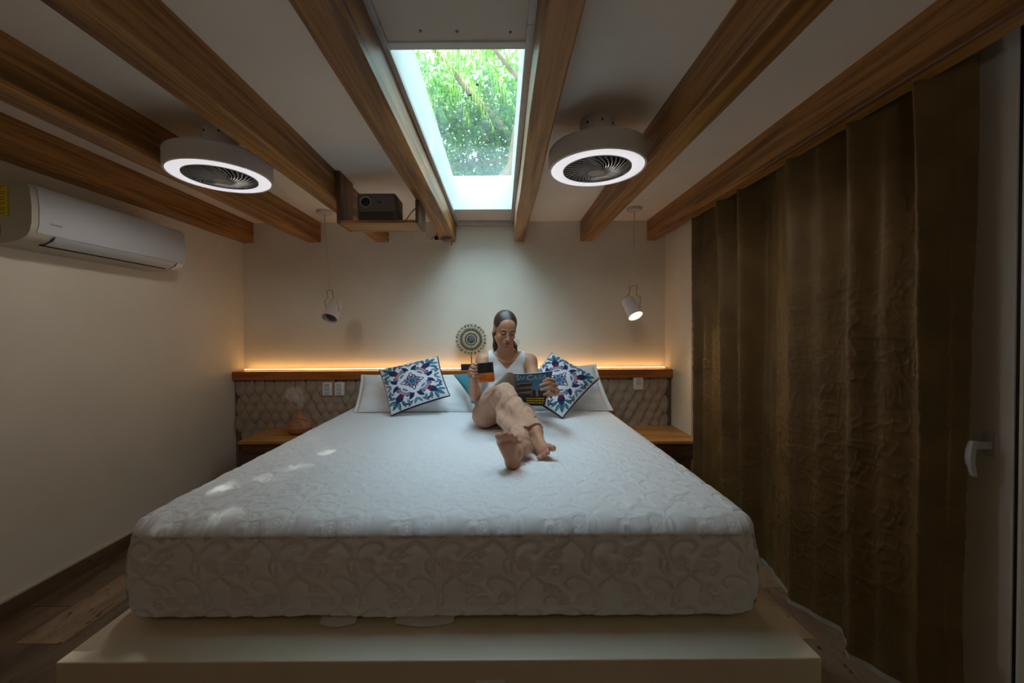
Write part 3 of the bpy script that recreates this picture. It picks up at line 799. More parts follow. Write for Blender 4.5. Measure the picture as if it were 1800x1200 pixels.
# ------------------------------------------------------------------ woven sunburst ornament on the ledge
oc = at(828, 596, 3.28); ox, oy, oz = oc
orn = thing('sunburst_ornament', 'round black and cream beaded sunburst ornament on a black stand on the ledge', 'ornament', (ox, 3.28, 0.930))
M['bead'] = plain('cream_bead', (0.55, 0.46, 0.30), 0.6); M['beadk'] = plain('black_bead', (0.012, 0.011, 0.010), 0.5); M['coin'] = plain('slate_disc', (0.10, 0.10, 0.10), 0.5, var=0.4, scale=60)
boxo('stand_block', (ox - 0.083, ox + 0.040, 3.255, 3.300, 0.9305, 0.976), M['beadk'], orn, bevel=0.002)
bm = bmesh.new(); tube(bm, [(ox + 0.002, 3.286, 0.97), (ox + 0.002, 3.288, oz)], 0.0042, 8); build('rod', bm, M['beadk'], orn, smooth=True)
Md = Matrix.Translation((ox, 3.276, oz)) @ Matrix.Rotation(R(90), 4, 'X')
bm = bmesh.new(); lathe(bm, [(0, 0.004), (0.030, 0.003), (0.034, 0)], 30, Md); build('centre_disc', bm, M['coin'], orn, smooth=True)
RR = 0.128
def ring_torus(nm, r, rad, mat):
    bm = bmesh.new(); tube(bm, [(ox + r * math.cos(a), 3.276, oz + r * math.sin(a)) for a in np.linspace(0, 2 * math.pi, 48, endpoint=False)], rad, 6, closed=True); build(nm, bm, mat, orn, smooth=True)
ring_torus('cord_ring', 0.0385, 0.0042, M['bead']); ring_torus('cord_ring', 0.0470, 0.0045, M['beadk'])
def beads(r0, r1, n, wd, mats, dz_=0.0, off=0.0):
    for q, mat in enumerate(mats):
        bm = bmesh.new()
        for k in range(n):
            if k % len(mats) != q: continue
            a = 2 * math.pi * (k + off) / n; c, s_ = math.cos(a), math.sin(a)
            tube(bm, [(ox + c * r0, 3.276 + dz_, oz + s_ * r0), (ox + c * (r0 + r1) / 2, 3.272 + dz_, oz + s_ * (r0 + r1) / 2), (ox + c * r1, 3.276 + dz_, oz + s_ * r1)], [wd * 0.6, wd, wd * 0.6], 6)
        o = build('bead_ring', bm, mat, orn, smooth=True); o['kind'] = 'stuff'
beads(0.050, 0.071, 36, 0.0052, [M['bead']]); beads(0.071, 0.091, 40, 0.0070, [M['beadk']]); beads(0.073, 0.084, 40, 0.0028, [M['bead']], -0.004, 0.5)
beads(0.090, 0.108, 48, 0.0058, [M['bead']]); beads(0.107, 0.121, 50, 0.0056, [M['beadk'], M['bead']]); beads(0.116, RR, 56, 0.0042, [M['bead'], M['bead'], M['beadk']], 0, 0.3)

# ------------------------------------------------------------------ air conditioner
AY0, AY1, AZ0 = 1.675, 2.490, CZ + 0.385
ac = thing('air_conditioner', 'white wall-mounted air conditioner under the leftmost ceiling beam', 'air conditioner', (XL, (AY0 + AY1) / 2, AZ0))
prof = [(0.0, 0.262), (0.150, 0.262), (0.188, 0.252), (0.204, 0.232), (0.212, 0.16), (0.210, 0.085), (0.200, 0.050)]
low = [(0.200, 0.049), (0.185, 0.030), (0.150, 0.012), (0.10, 0.002), (0.0, 0.0)]
def extrude(nm, P_, y0, y1, mat, close=True, bev=0.0, dxo=0.0):
    bm = bmesh.new()
    A = [bm.verts.new((XL + x + dxo, y0, AZ0 + z)) for x, z in P_]; B = [bm.verts.new((XL + x + dxo, y1, AZ0 + z)) for x, z in P_]
    n = len(P_)
    for k in range(n if close else n - 1): bm.faces.new((A[k], A[(k + 1) % n], B[(k + 1) % n], B[k]))
    if close: bm.faces.new(A[::-1]); bm.faces.new(B)
    return build(nm, bm, mat, ac, auto=35)
extrude('body', [(x * 0.985, z) for x, z in prof[:]] + [(x * 0.985, z) for x, z in low[1:]], AY0 + 0.004, AY1 - 0.004, M['acend'])
pan = prof[2:] ; inner = [(x - 0.012, z) for x, z in prof[2:]][::-1]
extrude('front_panel', prof[1:] + [(0.188, 0.050), (0.196, 0.16), (0.185, 0.235), (0.150, 0.250)], AY0 + 0.030, AY1, M['ac'])
# louvre flap under the panel and the dark outlet line
extrude('louvre_flap', [(0.199, 0.046), (0.186, 0.028), (0.152, 0.010), (0.150, 0.014), (0.182, 0.034), (0.194, 0.048)], AY0 + 0.10, AY1 - 0.06, M['ac'], dxo=0.002)
extrude('air_outlet', [(0.150, 0.012), (0.141, 0.006), (0.138, 0.012), (0.148, 0.017)], AY0 + 0.085, AY1 - 0.075, M['gap'], dxo=0.001)
for yy in (AY0 + 0.094, AY1 - 0.056): extrude('flap_joint', [(0.201, 0.046), (0.188, 0.027), (0.150, 0.009), (0.150, 0.013)], yy, yy + 0.0035, M['greydark'], dxo=0.002)
extrude('corner_cover', [(0.2005, 0.046), (0.187, 0.028), (0.15, 0.010), (0.15, 0.014)], AY1 - 0.050, AY1 - 0.003, M['white'], dxo=0.0)
# energy sticker on the near end, with print lines
sk_ = boxo('energy_sticker', (XL + 0.020, XL + 0.113, AY0 - 0.0005, AY0 + 0.0045, AZ0 + 0.113, AZ0 + 0.243), M['yellow'], ac)
sk_['label'] = 'yellow energy sticker'
bm = bmesh.new()
for k, (a_, b_, z_) in enumerate([(0.02, 0.082, 0.236), (0.02, 0.07, 0.228), (0.012, 0.082, 0.214), (0.03, 0.08, 0.205), (0.01, 0.082, 0.192), (0.01, 0.078, 0.182), (0.01, 0.08, 0.166), (0.01, 0.066, 0.158), (0.01, 0.082, 0.146), (0.01, 0.076, 0.137), (0.01, 0.08, 0.124)]):
    box(bm, XL + a_ + 0.022, XL + b_ + 0.022, AY0 - 0.0012, AY0, AZ0 + z_ - 0.0012, AZ0 + z_ + 0.0012)
box(bm, XL + 0.030, XL + 0.045, AY0 - 0.0012, AY0, AZ0 + 0.150, AZ0 + 0.160)
build('sticker_print', bm, M['greydark'], sk_)
bm = bmesh.new()
for r0 in (0.030, 0.022):
    tube(bm, [(XL + 0.042 + r0 * 1.0 * math.copysign(abs(math.cos(a)) ** 0.5, math.cos(a)) * 1.1, AY0 + 0.003, AZ0 + 0.058 + r0 * 1.15 * math.copysign(abs(math.sin(a)) ** 0.5, math.sin(a))) for a in np.linspace(0, 2 * math.pi, 32, endpoint=False)], 0.0012, 6, closed=True)
build('end_emblem', bm, M['greydark'], ac)

def text_mesh(nm, body, size, mat, parent, mtx, depth=0.0004, spacing=1.0, shear=0.0):
    c = bpy.data.curves.new(nm, 'FONT'); c.body = body; c.size = size; c.extrude = depth; c.space_character = spacing; c.shear = shear; c.align_x = 'LEFT'
    tmp = bpy.data.objects.new('tmp_text', c); COL.objects.link(tmp)
    dg = bpy.context.evaluated_depsgraph_get(); me = bpy.data.meshes.new_from_object(tmp.evaluated_get(dg)); bpy.data.objects.remove(tmp); me.transform(mtx)
    return link(nm, me, mat, parent)
mt_ = Matrix.Translation((XL + 0.2122, AY0 + 0.068, AZ0 + 0.092)) @ Matrix(((0, 0, 1, 0), (1, 0, 0, 0), (0, 1, 0, 0), (0, 0, 0, 1)))
text_mesh('maker_lettering', 'hisense', 0.017, M['channel'], ac, mt_)

# ------------------------------------------------------------------ round fans with light rings
def make_fan(label):
    r = thing('ceiling_fan', label, 'ceiling fan', (0, 0, 0), 'round enclosed ceiling fans with light rings')
    bm = bmesh.new(); lathe(bm, [(0, -0.135), (0.070, -0.135), (0.073, -0.130), (0.073, -0.004), (0.071, 0.0), (0, 0)], 40); build('canopy', bm, M['fanbody'], r, auto=40)
    for a in (200, 250, 300, 340):
        bm = bmesh.new(); lathe(bm, [(0, 0), (0.005, 0), (0.005, 0.003), (0, 0.004)], 10, place((0.0725 * math.cos(R(a)), 0.0725 * math.sin(R(a)), -0.03), (math.cos(R(a)), math.sin(R(a)), 0))); build('screw', bm, M['greydark'], r)
    zt, zb = -0.126, -0.214
    bm = bmesh.new(); lathe(bm, [(0.146, zb + 0.010), (0.200, zb + 0.010), (0.2005, zb + 0.001), (0.208, zb), (0.211, zb + 0.004), (0.211, zt - 0.008), (0.205, zt), (0.06, zt + 0.002), (0, zt + 0.002)], 64); build('drum', bm, M['fanbody'], r, auto=30)
    bm = bmesh.new(); lathe(bm, [(0.1495, zb + 0.002), (0.152, zb - 0.001), (0.196, zb - 0.001), (0.1995, zb + 0.002), (0.1995, zb + 0.009), (0.1495, zb + 0.009)], 64); g = build('light_ring', bm, M['glow'], r, smooth=True); g['label'] = 'glowing white light ring'
    bm = bmesh.new(); lathe(bm, [(0.149, zb + 0.010), (0.1485, zb - 0.001), (0.145, zb - 0.002), (0.1445, zb + 0.006), (0.146, zb + 0.05), (0.12, zb + 0.058), (0, zb + 0.058)], 64); build('fan_housing', bm, M['fanbowl'], r, auto=30)
    # spiral guard ribs, domed downwards
    nr = 34; bm = bmesh.new()
    for k in range(nr):
        a0 = 2 * math.pi * k / nr; P_ = []
        for q in range(13):
            f_ = q / 12; rad = 0.034 + f_ * 0.110; a = a0 + 0.95 * (1 - f_) ** 1.3
            P_.append((rad * math.cos(a), rad * math.sin(a), zb - 0.001 - 0.014 * math.cos(f_ * math.pi / 2) + 0.004))
        # flat blade-like rib: tall thin strip with thickness
        tube(bm, P_, [0.0021] * 13, 5)
    build('guard_ribs', bm, M['fanrib'], r, smooth=True)['kind'] = 'stuff'
    bm = bmesh.new(); lathe(bm, [(0, zb - 0.0155), (0.026, zb - 0.015), (0.028, zb - 0.0165), (0.036, zb - 0.015), (0.038, zb - 0.008), (0.03, zb), (0, zb + 0.0)], 40); build('hub_cap', bm, M['fanrib'], r, auto=30)
    # blades behind the guard
    for k in range(5):
        a = 2 * math.pi * k / 5 + 0.3; bm = bmesh.new()
        P_ = []
        for q in range(7):
            f_ = q / 6; rad = 0.03 + f_ * 0.10; aa = a + 0.35 * f_; wd = 0.16 + 0.30 * f_
            P_.append([bm.verts.new((rad * math.cos(aa + d), rad * math.sin(aa + d), zb + 0.022 + 0.012 * sg)) for d, sg in ((-wd, 1), (0, 0), (wd, -1))])
        for A_, B_ in zip(P_[:-1], P_[1:]):
            for j in range(2): bm.faces.new((A_[j], A_[j + 1], B_[j + 1], B_[j]))
        bmesh.ops.solidify(bm, geom=list(bm.faces), thickness=0.002)
        build('fan_blade', bm, M['grey'], r, smooth=True)
    return r
fan = make_fan('round enclosed fan with a glowing white ring, left of the projector')
fan.location = (-1.282, 1.84, ZC)
f2 = copy_tree(fan); f2['label'] = 'round enclosed fan with a glowing white ring, right of the skylight'; f2.location = (0.428, 1.775, ZC); f2.rotation_euler = (0, 0, R(25))
for fo in (fan, f2):   # the light each fan's ring gives
    l = bpy.data.lights.new('fan_light', 'SPOT'); l.energy = 4.2; l.color = (1.0, 0.93, 0.86); l.spot_size = R(178); l.spot_blend = 0.35; l.shadow_soft_size = 0.05
    lo = bpy.data.objects.new('fan_light', l); COL.objects.link(lo); lo.location = (fo.location.x, fo.location.y, ZC - 0.240)

# ------------------------------------------------------------------ pendant spot lamps
def pendant(base, joint, mouth, tail, on, label):
    bx, by, _ = base
    r = thing('pendant_lamp', label, 'lamp', (bx, by, ZC), 'pendant spots beside the bed')
    bm = bmesh.new(); lathe(bm, [(0, -0.024), (0.052, -0.024), (0.056, -0.020), (0.057, 0), (0, 0)], 36, Matrix.Translation((bx, by, ZC))); build('ceiling_cup', bm, M['lampwhite'], r, auto=35)
    j = Vector(joint); bm = bmesh.new(); tube(bm, [(bx, by, ZC - 0.022), ((bx + j.x) / 2 + 0.002, (by + j.y) / 2, (ZC + j.z) / 2), (j.x, j.y, j.z - 0.002)], 0.0032, 8); build('cord', bm, M['cable'], r, smooth=True)
    mo, ta = Vector(mouth), Vector(tail); ax = (mo - ta).normalized(); L = (mo - ta).length; mid = ta.lerp(mo, 0.55)
    # brass stirrup: narrow neck, then shoulders down to the lamp body
    px_ = Vector((0.96, -0.28, 0)).normalized()
    zs = [0.0, 0.0, -0.068, -0.098, -0.190]; ws = [0.0, 0.024, 0.024, 0.056, 0.058]
    cpt = Vector((mid.x, mid.y, 0))
    bm = bmesh.new()
    def pt(w_, z_, sg):
        f_ = min(1, -z_ / 0.19); c = Vector((j.x, j.y, j.z)).lerp(Vector((mid.x, mid.y, j.z)), f_)
        return c + px_ * w_ * sg + Vector((0, 0, z_))
    path = [pt(w_, z_, -1) for w_, z_ in list(zip(ws, zs))[::-1]] + [pt(w_, z_, 1) for w_, z_ in list(zip(ws, zs))[1:]]
    # keep the stirrup feet at the lamp's own height
    foot = mid.z - j.z
    k_ = foot / -0.190
    path = [Vector((p.x, p.y, j.z + (p.z - j.z) * k_)) for p in path]
    tube(bm, path, 0.0036, 6); build('stirrup', bm, M['brass'], r, smooth=True)
    mm_ = Matrix.Translation(ta) @ ax.to_track_quat('Z', 'Y').to_matrix().to_4x4()
    bm = bmesh.new(); lathe(bm, [(0, 0), (0.040, 0.0), (0.047, 0.006), (0.052, L * 0.5), (0.056, L), (0.0525, L), (0.048, L * 0.5), (0.030, L * 0.35), (0, L * 0.33)], 36, mm_); build('lamp_body', bm, M['lampwhite'], r, auto=40)
    if on:
        bm = bmesh.new(); lathe(bm, [(0, L - 0.006), (0.030, L - 0.006), (0.030, L - 0.009), (0, L - 0.010)], 28, mm_); build('bulb', bm, M['bulb_on'], r, smooth=True)['label'] = 'lit yellow bulb'
        bm = bmesh.new(); lathe(bm, [(0.031, L - 0.006), (0.052, L - 0.004), (0.052, L - 0.008), (0.031, L - 0.010)], 28, mm_); build('reflector', bm, plain('lit_reflector', (0.9, 0.88, 0.8), 0.4, emit=(0.95, 0.85, 0.60), estr=0.9), r, smooth=True)
        l = bpy.data.lights.new('pendant_light', 'SPOT'); l.energy = 3.0; l.color = (1.0, 0.70, 0.36); l.spot_size = R(120); l.spot_blend = 0.8; l.shadow_soft_size = 0.03
        lo = bpy.data.objects.new('pendant_light', l); COL.objects.link(lo); lo.location = mo + ax * 0.004; lo.rotation_mode = 'QUATERNION'; lo.rotation_quaternion = ax.to_track_quat('-Z', 'Y')
    else:
        bm = bmesh.new(); lathe(bm, [(0, L * 0.34), (0.012, L * 0.36), (0.018, L * 0.5), (0.034, L * 0.72), (0.036, L * 0.82), (0.028, L * 0.92), (0, L * 0.96)], 28, mm_); build('bulb', bm, M['bulb_off'], r, smooth=True)['label'] = 'unlit glassy bulb'
    return r
pendant(at(573, 374, 3.05), at(580, 508, 3.02), at(579.5, 558, 2.92), at(592, 529, 3.02), False, 'white pendant spot on a brass stirrup, unlit, hanging on the left side of the bed')
pendant(at(1115.5, 372, 3.02), at(1113.5, 504, 3.0), at(1117.5, 557, 2.93), at(1102, 528, 3.02), True, 'white pendant spot on a brass stirrup, glowing yellow, near the curtain')

# ------------------------------------------------------------------ projector on its box shelf between two beams
sh = thing('projector_shelf', 'open timber box shelf hung between two beams left of the skylight', 'shelf', (-0.71, 2.39, CZ + 0.626))
zb_ = CZ + 0.626
boxo('side_board', (-0.938, -0.916, 2.290, 2.490, zb_, ZC - 0.003), M['walnut'], sh, bevel=0.0015)
boxo('side_board', (-0.487, -0.467, 2.290, 2.490, zb_, ZB - 0.001), M['walnut'], sh, bevel=0.0015)
boxo('bottom_board', (-0.9155, -0.4875, 2.290, 2.490, zb_, zb_ + 0.018), M['shelfwood'], sh, bevel=0.0015)
pz = zb_ + 0.0185
pr = thing('projector', 'dark grey cube projector with a round lens on the timber box shelf', 'projector', (-0.72, 2.38, pz))
boxo('body', (-0.826, -0.600, 2.300, 2.470, pz + 0.004, pz + 0.158), M['grey'], pr, bevel=0.016, seg=4, auto=50)
boxo('foot_plinth', (-0.810, -0.616, 2.315, 2.455, pz, pz + 0.006), M['black'], pr)
boxo('front_band', (-0.811, -0.612, 2.2985, 2.3025, pz + 0.016, pz + 0.050), M['greydark'], pr, bevel=0.001)
lx, lz = -0.775, pz + 0.106
bm = bmesh.new(); lathe(bm, [(0.0255, 0), (0.0285, 0.003), (0.0315, 0.004), (0.0315, 0.0)], 36, place((lx, 2.301, lz), (0, -1, 0))); build('lens_ring', bm, M['channel'], pr, smooth=True)
bm = bmesh.new(); lathe(bm, [(0, 0.004), (0.012, 0.0035), (0.0255, 0.001), (0.026, -0.001)], 36, place((lx, 2.301, lz), (0, -1, 0))); build('lens', bm, plain('lens_glass', (0.006, 0.006, 0.008), 0.08), pr, smooth=True)
boxo('sensor_window', (-0.705, -0.685, 2.2985, 2.3005, lz - 0.004, lz + 0.002), M['black'], pr)
bm = bmesh.new()
for k in range(7): box(bm, -0.6005, -0.5995, 2.34 + k * 0.016, 2.348 + k * 0.016, pz + 0.02, pz + 0.075)
build('vent_slots', bm, M['black'], pr)
bm = bmesh.new(); tube(bm, [(-0.606, 2.468, pz + 0.03), (-0.585, 2.45, pz + 0.035), (-0.54, 2.44, pz + 0.09), (-0.49, 2.42, pz + 0.125)], 0.0028, 6); build('power_cord', bm, M['black'], pr, smooth=True)

# wire junction under the end of the beam left of the skylight
pl = at(760, 409, 3.36)
bm = bmesh.new(); box(bm, pl.x - 0.055, pl.x + 0.085, 3.357, 3.3665, pl.z - 0.062, pl.z + 0.05)
o = build('blank_plate', bm, M['wall'], None, bevel=0.002); tag(o, 'beige blank wall plate beneath the beam end left of the skylight', 'wall plate')
ad = thing('cable_adapter', 'small black adapter with loose wires under the beam end left of the skylight', 'adapter', (-0.43, 3.2, ZB))
bm = bmesh.new(); lathe(bm, [(0, -0.034), (0.022, -0.031), (0.038, -0.018), (0.042, -0.004), (0.042, 0), (0, 0)], 28, Matrix.Translation((-0.432, 3.22, ZB - 0.001)) @ Matrix.Diagonal((1.05, 1.0, 1.0, 1))); build('adapter_body', bm, M['grey'], ad, auto=40)
for wp in ([(-0.398, 3.22, ZB - 0.02), (-0.392, 3.215, ZB - 0.04), (-0.395, 3.21, ZB - 0.062)], [(-0.47, 3.24, ZB - 0.015), (-0.50, 3.30, ZB + 0.005), (-0.535, 3.335, ZB + 0.03)],
           [(-0.535, 3.335, ZB + 0.02), (-0.535, 3.345, ZB + 0.05), (-0.52, 3.35, ZB + 0.085)], [(-0.535, 3.335, ZB + 0.03), (-0.56, 3.34, ZB + 0.035), (-0.58, 3.35, ZB + 0.015)]):
    bm = bmesh.new(); tube(bm, wp, 0.003, 6); build('wire', bm, M['black'], ad, smooth=True)
bm = bmesh.new(); box(bm, -0.552, -0.518, 3.325, 3.350, ZB + 0.010, ZB + 0.042); build('connector', bm, M['black'], ad, bevel=0.006, seg=2)

# ------------------------------------------------------------------ curtain
# fold crests (towards the room) and troughs, from the back wall end to the near end
kn = [(2.705, -0.8), (2.665, 0.2), (2.61, 0.8), (2.53, 0.9), (2.44, 0.5), (2.35, -1.0), (2.275, 0.3), (2.235, 0.5), (2.165, -0.9), (2.105, 0.8), (2.04, 0.6), (1.95, 0.2), (1.86, -0.15), (1.79, -1.0), (1.70, -0.1), (1.61, 0.9),
      (1.55, 0.2), (1.485, -1.0), (1.42, 0.1), (1.345, 1.0), (1.285, 0.3), (1.238, -1.0), (1.202, 0.2), (1.18, 0.85)]
ys = np.array([p[0] for p in kn][::-1]); xs = np.array([p[1] for p in kn][::-1])
NU, NV = 1000, 480
yy = np.linspace(1.18, 2.705, NU)
i_ = np.clip(np.searchsorted(ys, yy) - 1, 0, len(ys) - 2); f_ = (yy - ys[i_]) / (ys[i_ + 1] - ys[i_]); f_ = f_ * f_ * (3 - 2 * f_)
fx = xs[i_] * (1 - f_) + xs[i_ + 1] * f_
# rounder crests, tight troughs
fx = np.where(fx < 0, fx, fx ** 1.0)
dfx = np.gradient(fx, yy)
zz = np.linspace(0.012, ZB + 0.05, NV)
YY, ZZ = np.meshgrid(yy, zz, indexing='ij'); FX = np.repeat(fx[:, None], NV, 1)
h_ = np.clip(ZZ / ZB, 0, 1)
A_ = 0.074 * (0.62 + 0.38 * h_) * (1 + 0.14 * wn2(YY * 3, h_ * 2.5, 60, 1))
big = 0.010 * wn2(YY * 2.2, h_ * 2.6, 51, 2)
dent = -0.012 * np.exp(-(wn2(YY * 5 + h_ * 2, h_ * 3.4, 57, 2) / 0.20) ** 2) * (1 - h_ * 0.4)
cr1 = wn2(YY * 9, ZZ * 46, 71, 3, 1.0); cr2 = wn2(YY * 34 + ZZ * 22, ZZ * 30 - YY * 14, 77, 3, 1.0); cr3 = wn2(YY * 75, ZZ * 40, 79, 3)
crink = 0.0009 * np.exp(-(cr1 / 0.11) ** 2) + 0.0019 * np.exp(-(cr2 / 0.10) ** 2) + 0.0013 * np.exp(-(cr3 / 0.16) ** 2)
crink = -1.25 * crink * np.clip(0.65 + 0.7 * wn2(YY * 2.6, ZZ * 2.2, 90, 2), 0.12, 1.2)
Xc = np.clip(1.352 + FX * A_ + big * 0.6 + dent * 0.8, 1.268, 1.430) + crink
Yc = YY + 0.010 * wn2(h_ * 2.6, YY * 2, 93, 2) * (1 - h_) + 0.03 * (1 - h_) * np.clip((YY - 2.4) / 0.3, 0, 1)
m, t, b, out = new_mat('curtain_velvet')
tc = N(t, 'TexCoord'); n1 = N(t, 'TexNoise', Scale=7.0, Detail=5.0); t.links.new(tc.outputs['Object'], n1.inputs['Vector'])
r_ = ramp(t, [(0.3, (0.125, 0.072, 0.020)), (0.7, (0.19, 0.115, 0.036))]); t.links.new(n1.outputs['Fac'], r_.inputs[0]); t.links.new(r_.outputs[0], b.inputs['Base Color'])
mp = N(t, 'Mapping'); mp.inputs['Scale'].default_value = (60, 160, 420); t.links.new(tc.outputs['Object'], mp.inputs[0])
n2 = N(t, 'TexNoise', Scale=1.0, Detail=3.0, Distortion=0.4); t.links.new(mp.outputs[0], n2.inputs['Vector'])
bp = N(t, 'Bump', Strength=0.3, Distance=0.0015); t.links.new(n2.outputs['Fac'], bp.inputs['Height']); t.links.new(bp.outputs[0], b.inputs['Normal'])
b.inputs['Roughness'].default_value = 0.62; b.inputs['Sheen Weight'].default_value = 0.08; b.inputs['Sheen Tint'].default_value = (0.65, 0.48, 0.26, 1); b.inputs['Sheen Roughness'].default_value = 0.35
M['curtain'] = m
cu = thing('curtain', 'floor-length crinkled olive brown curtain on the right wall', 'curtain', (1.37, 2.0, 0))
me = grid_mesh('drape', Xc, Yc, ZZ); link('drape', me, M['curtain'], cu)
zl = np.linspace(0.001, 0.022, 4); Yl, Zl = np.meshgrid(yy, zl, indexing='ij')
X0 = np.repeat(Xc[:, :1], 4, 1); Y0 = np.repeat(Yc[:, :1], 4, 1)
link('pale_hem_edge', grid_mesh('pale_hem_edge', X0 - 0.004, Y0, Zl), plain('lining_light_leak', (0.42, 0.40, 0.33), 0.8), cu)  # pale strip: thin lining edge, also standing for light leaking under the curtain
bm = bmesh.new(); box(bm, 1.325, 1.400, 1.06, 2.74, ZB + 0.055, ZB + 0.085); build('curtain_track', bm, M['white'], cu, bevel=0.003)

# ------------------------------------------------------------------ glazed door and side window on the right
GX = 1.460
d1 = struct(boxo('door_1', (GX, GX + 0.05, 1.131, 1.262, 0.012, 2.14), M['steelframe'], bevel=0.004))
boxo('top_rail', (GX, GX + 0.05, 1.232, 2.80, 1.93, 2.14), M['steelframe'], d1, bevel=0.003)
boxo('bottom_rail', (GX, GX + 0.05, 1.232, 2.80, 0.012, 0.11), M['steelframe'], d1, bevel=0.003)
boxo('far_stile', (GX, GX + 0.05, 2.80, 2.89, 0.012, 2.14), M['steelframe'], d1, bevel=0.003)
boxo('glass_pane', (GX + 0.020, GX + 0.028, 1.232, 2.80, 0.11, 2.03), M['doorglass'], d1)
boxo('gasket', (GX + 0.004, GX + 0.05, 1.1215, 1.131, 0.012, 2.14), M['gap'], d1)
hp = at(1733, 787, 1.180); hz = hp.z
hd = empty('door_handle', (GX, 1.18, hz)); attach(hd, d1)
bm = bmesh.new(); box(bm, GX - 0.010, GX, 1.163, 1.199, hz - 0.036, hz + 0.036); build('handle_rose', bm, M['ac'], hd, bevel=0.0048, seg=3, auto=60)
bm = bmesh.new(); box(bm, GX - 0.058, GX - 0.008, 1.172, 1.190, hz - 0.012, hz + 0.010)
n0 = len(bm.verts)
seg = 8; prev_ = None
for k in range(seg + 1):
    f_ = k / seg; z_ = hz + 0.013 - 0.105 * f_; xo = GX - 0.062 - 0.008 * math.sin(f_ * math.pi); th = 0.016 - 0.003 * f_; wd = 0.012
    ring = [bm.verts.new((xo - th / 2, 1.181 - wd, z_)), bm.verts.new((xo + th / 2, 1.181 - wd, z_)), bm.verts.new((xo + th / 2, 1.181 + wd, z_)), bm.verts.new((xo - th / 2, 1.181 + wd, z_))]
    if prev_:
        for q in range(4): bm.faces.new((prev_[q], prev_[(q + 1) % 4], ring[(q + 1) % 4], ring[q]))
    else: bm.faces.new(ring[::-1])
    prev_ = ring
bm.faces.new(prev_)
build('lever', bm, M['ac'], hd, auto=50)
w2 = struct(boxo('window_2', (GX + 0.002, GX + 0.05, 1.1135, 1.1212, 0.012, 2.14), M['steelframe']))
boxo('near_stile', (GX + 0.002, GX + 0.05, 0.205, 0.26, 0.012, 2.14), M['steelframe'], w2)
boxo('sill_rail', (GX + 0.002, GX + 0.05, 0.26, 1.1135, 0.0, 0.030), M['steelframe'], w2)
boxo('glass_pane', (GX + 0.024, GX + 0.030, 0.26, 1.1135, 0.03, 2.14), M['doorglass'], w2)
struct(boxo('trim_5', (XR + 0.002, XR + 0.2, 0.2, 2.9, -0.004, 0.012), M['pavegrout']))

# ------------------------------------------------------------------ the neighbouring room seen through the glass
NX0, NX1, NY0, NY1 = XR + 0.2, 5.6, -0.6, 4.4
bm = bmesh.new(); box(bm, NX0, NX1 + 0.2, NY1, NY1 + 0.2, -0.1, 2.4); box(bm, NX1, NX1 + 0.2, NY0, NY1, -0.1, 2.4); box(bm, NX0, NX1 + 0.2, NY0 - 0.2, NY0, -0.1, 2.4); box(bm, NX0 - 0.2, NX0, YB + 0.2, NY1 + 0.2, -0.1, 2.4)
struct(build('wall_neighbour_room', bm, M['wall']))
struct(boxo('ceiling_neighbour_room', (NX0, NX1, NY0, NY1, 2.17, 2.3), M['ceiling']))
nf = struct(boxo('floor_neighbour_room', (NX0, NX1, NY0, NY1, -0.1, -0.006), M['pavegrout']))
gx = 0.30; rnd = random.Random(5)
jit = {}
def J(i, j):
    if (i, j) not in jit: jit[(i, j)] = (NX0 + (i + rnd.uniform(-0.34, 0.34)) * gx, 0.9 + (j + rnd.uniform(-0.34, 0.34)) * gx)
    return jit[(i, j)]
for i in range(0, 7):
    for j in range(0, 6):
        c_ = [J(i, j), J(i + 1, j), J(i + 1, j + 1), J(i, j + 1)]
        tris = [(0, 1, 2), (0, 2, 3)] if (i + j) % 2 else [(0, 1, 2, 3)]
        for tr in tris:
            P_ = [Vector((*c_[k], 0)) for k in tr]; ce = sum(P_, Vector()) / len(P_)
            P_ = [p + (ce - p).normalized() * 0.022 for p in P_]
            if any(p.x < NX0 + 0.01 for p in P_): P_ = [Vector((max(p.x, NX0 + 0.012), p.y, 0)) for p in P_]
            bm = bmesh.new(); lo = [bm.verts.new((p.x - ce.x, p.y - ce.y, -0.008)) for p in P_]; hi = [bm.verts.new((p.x - ce.x, p.y - ce.y, 0)) for p in P_]
            n = len(P_); bm.faces.new(hi)
            for k in range(n): bm.faces.new((lo[k], lo[(k + 1) % n], hi[(k + 1) % n], hi[k]))
            bmesh.ops.recalc_face_normals(bm, faces=bm.faces)
            me = bpy.data.meshes.new('paving_stone'); bm.to_mesh(me); bm.free(); me.materials.append(M['paving'])
            o = bpy.data.objects.new('paving_stone', me); COL.objects.link(o); o.location = (ce.x, ce.y, 0); o.parent = nf
nb = thing('neighbour_bed', 'white quilted bed in the neighbouring room, glimpsed through the glass at the right edge', 'bed', (3.7, 3.0, 0))
xa = np.linspace(2.55, 4.9, 240); va = np.concatenate([np.linspace(-0.50, 0, 60)[:-1], np.linspace(0, 1.7, 170)])
XA, VA = np.meshgrid(xa, va, indexing='ij'); rr_ = 0.05
ang = np.clip((VA + rr_) / (2 * rr_), 0, 1) * math.pi / 2
Zb = np.where(VA < -rr_, 0.665 - rr_ + (VA + rr_), np.where(VA > rr_, 0.665, 0.665 - rr_ + rr_ * np.sin(ang)))
Yb_ = np.where(VA < -rr_, 2.27, np.where(VA > rr_, 2.27 + VA, 2.27 + rr_ * (1 - np.cos(ang))))
ea = emboss(XA, VA) * 0.8
link('quilted_cover', grid_mesh('quilted_cover', XA, Yb_ - np.where(VA < 0, ea, 0), Zb + np.where(VA >= 0, ea, 0)), M['quilt'], nb)
boxo('bed_base', (2.60, 4.85, 2.31, 3.95, 0.0, 0.60), M['greydark'], nb)
boxo('headboard', (2.60, 4.85, 3.955, 4.02, 0.0, 1.0), M['night'], nb, bevel=0.006)

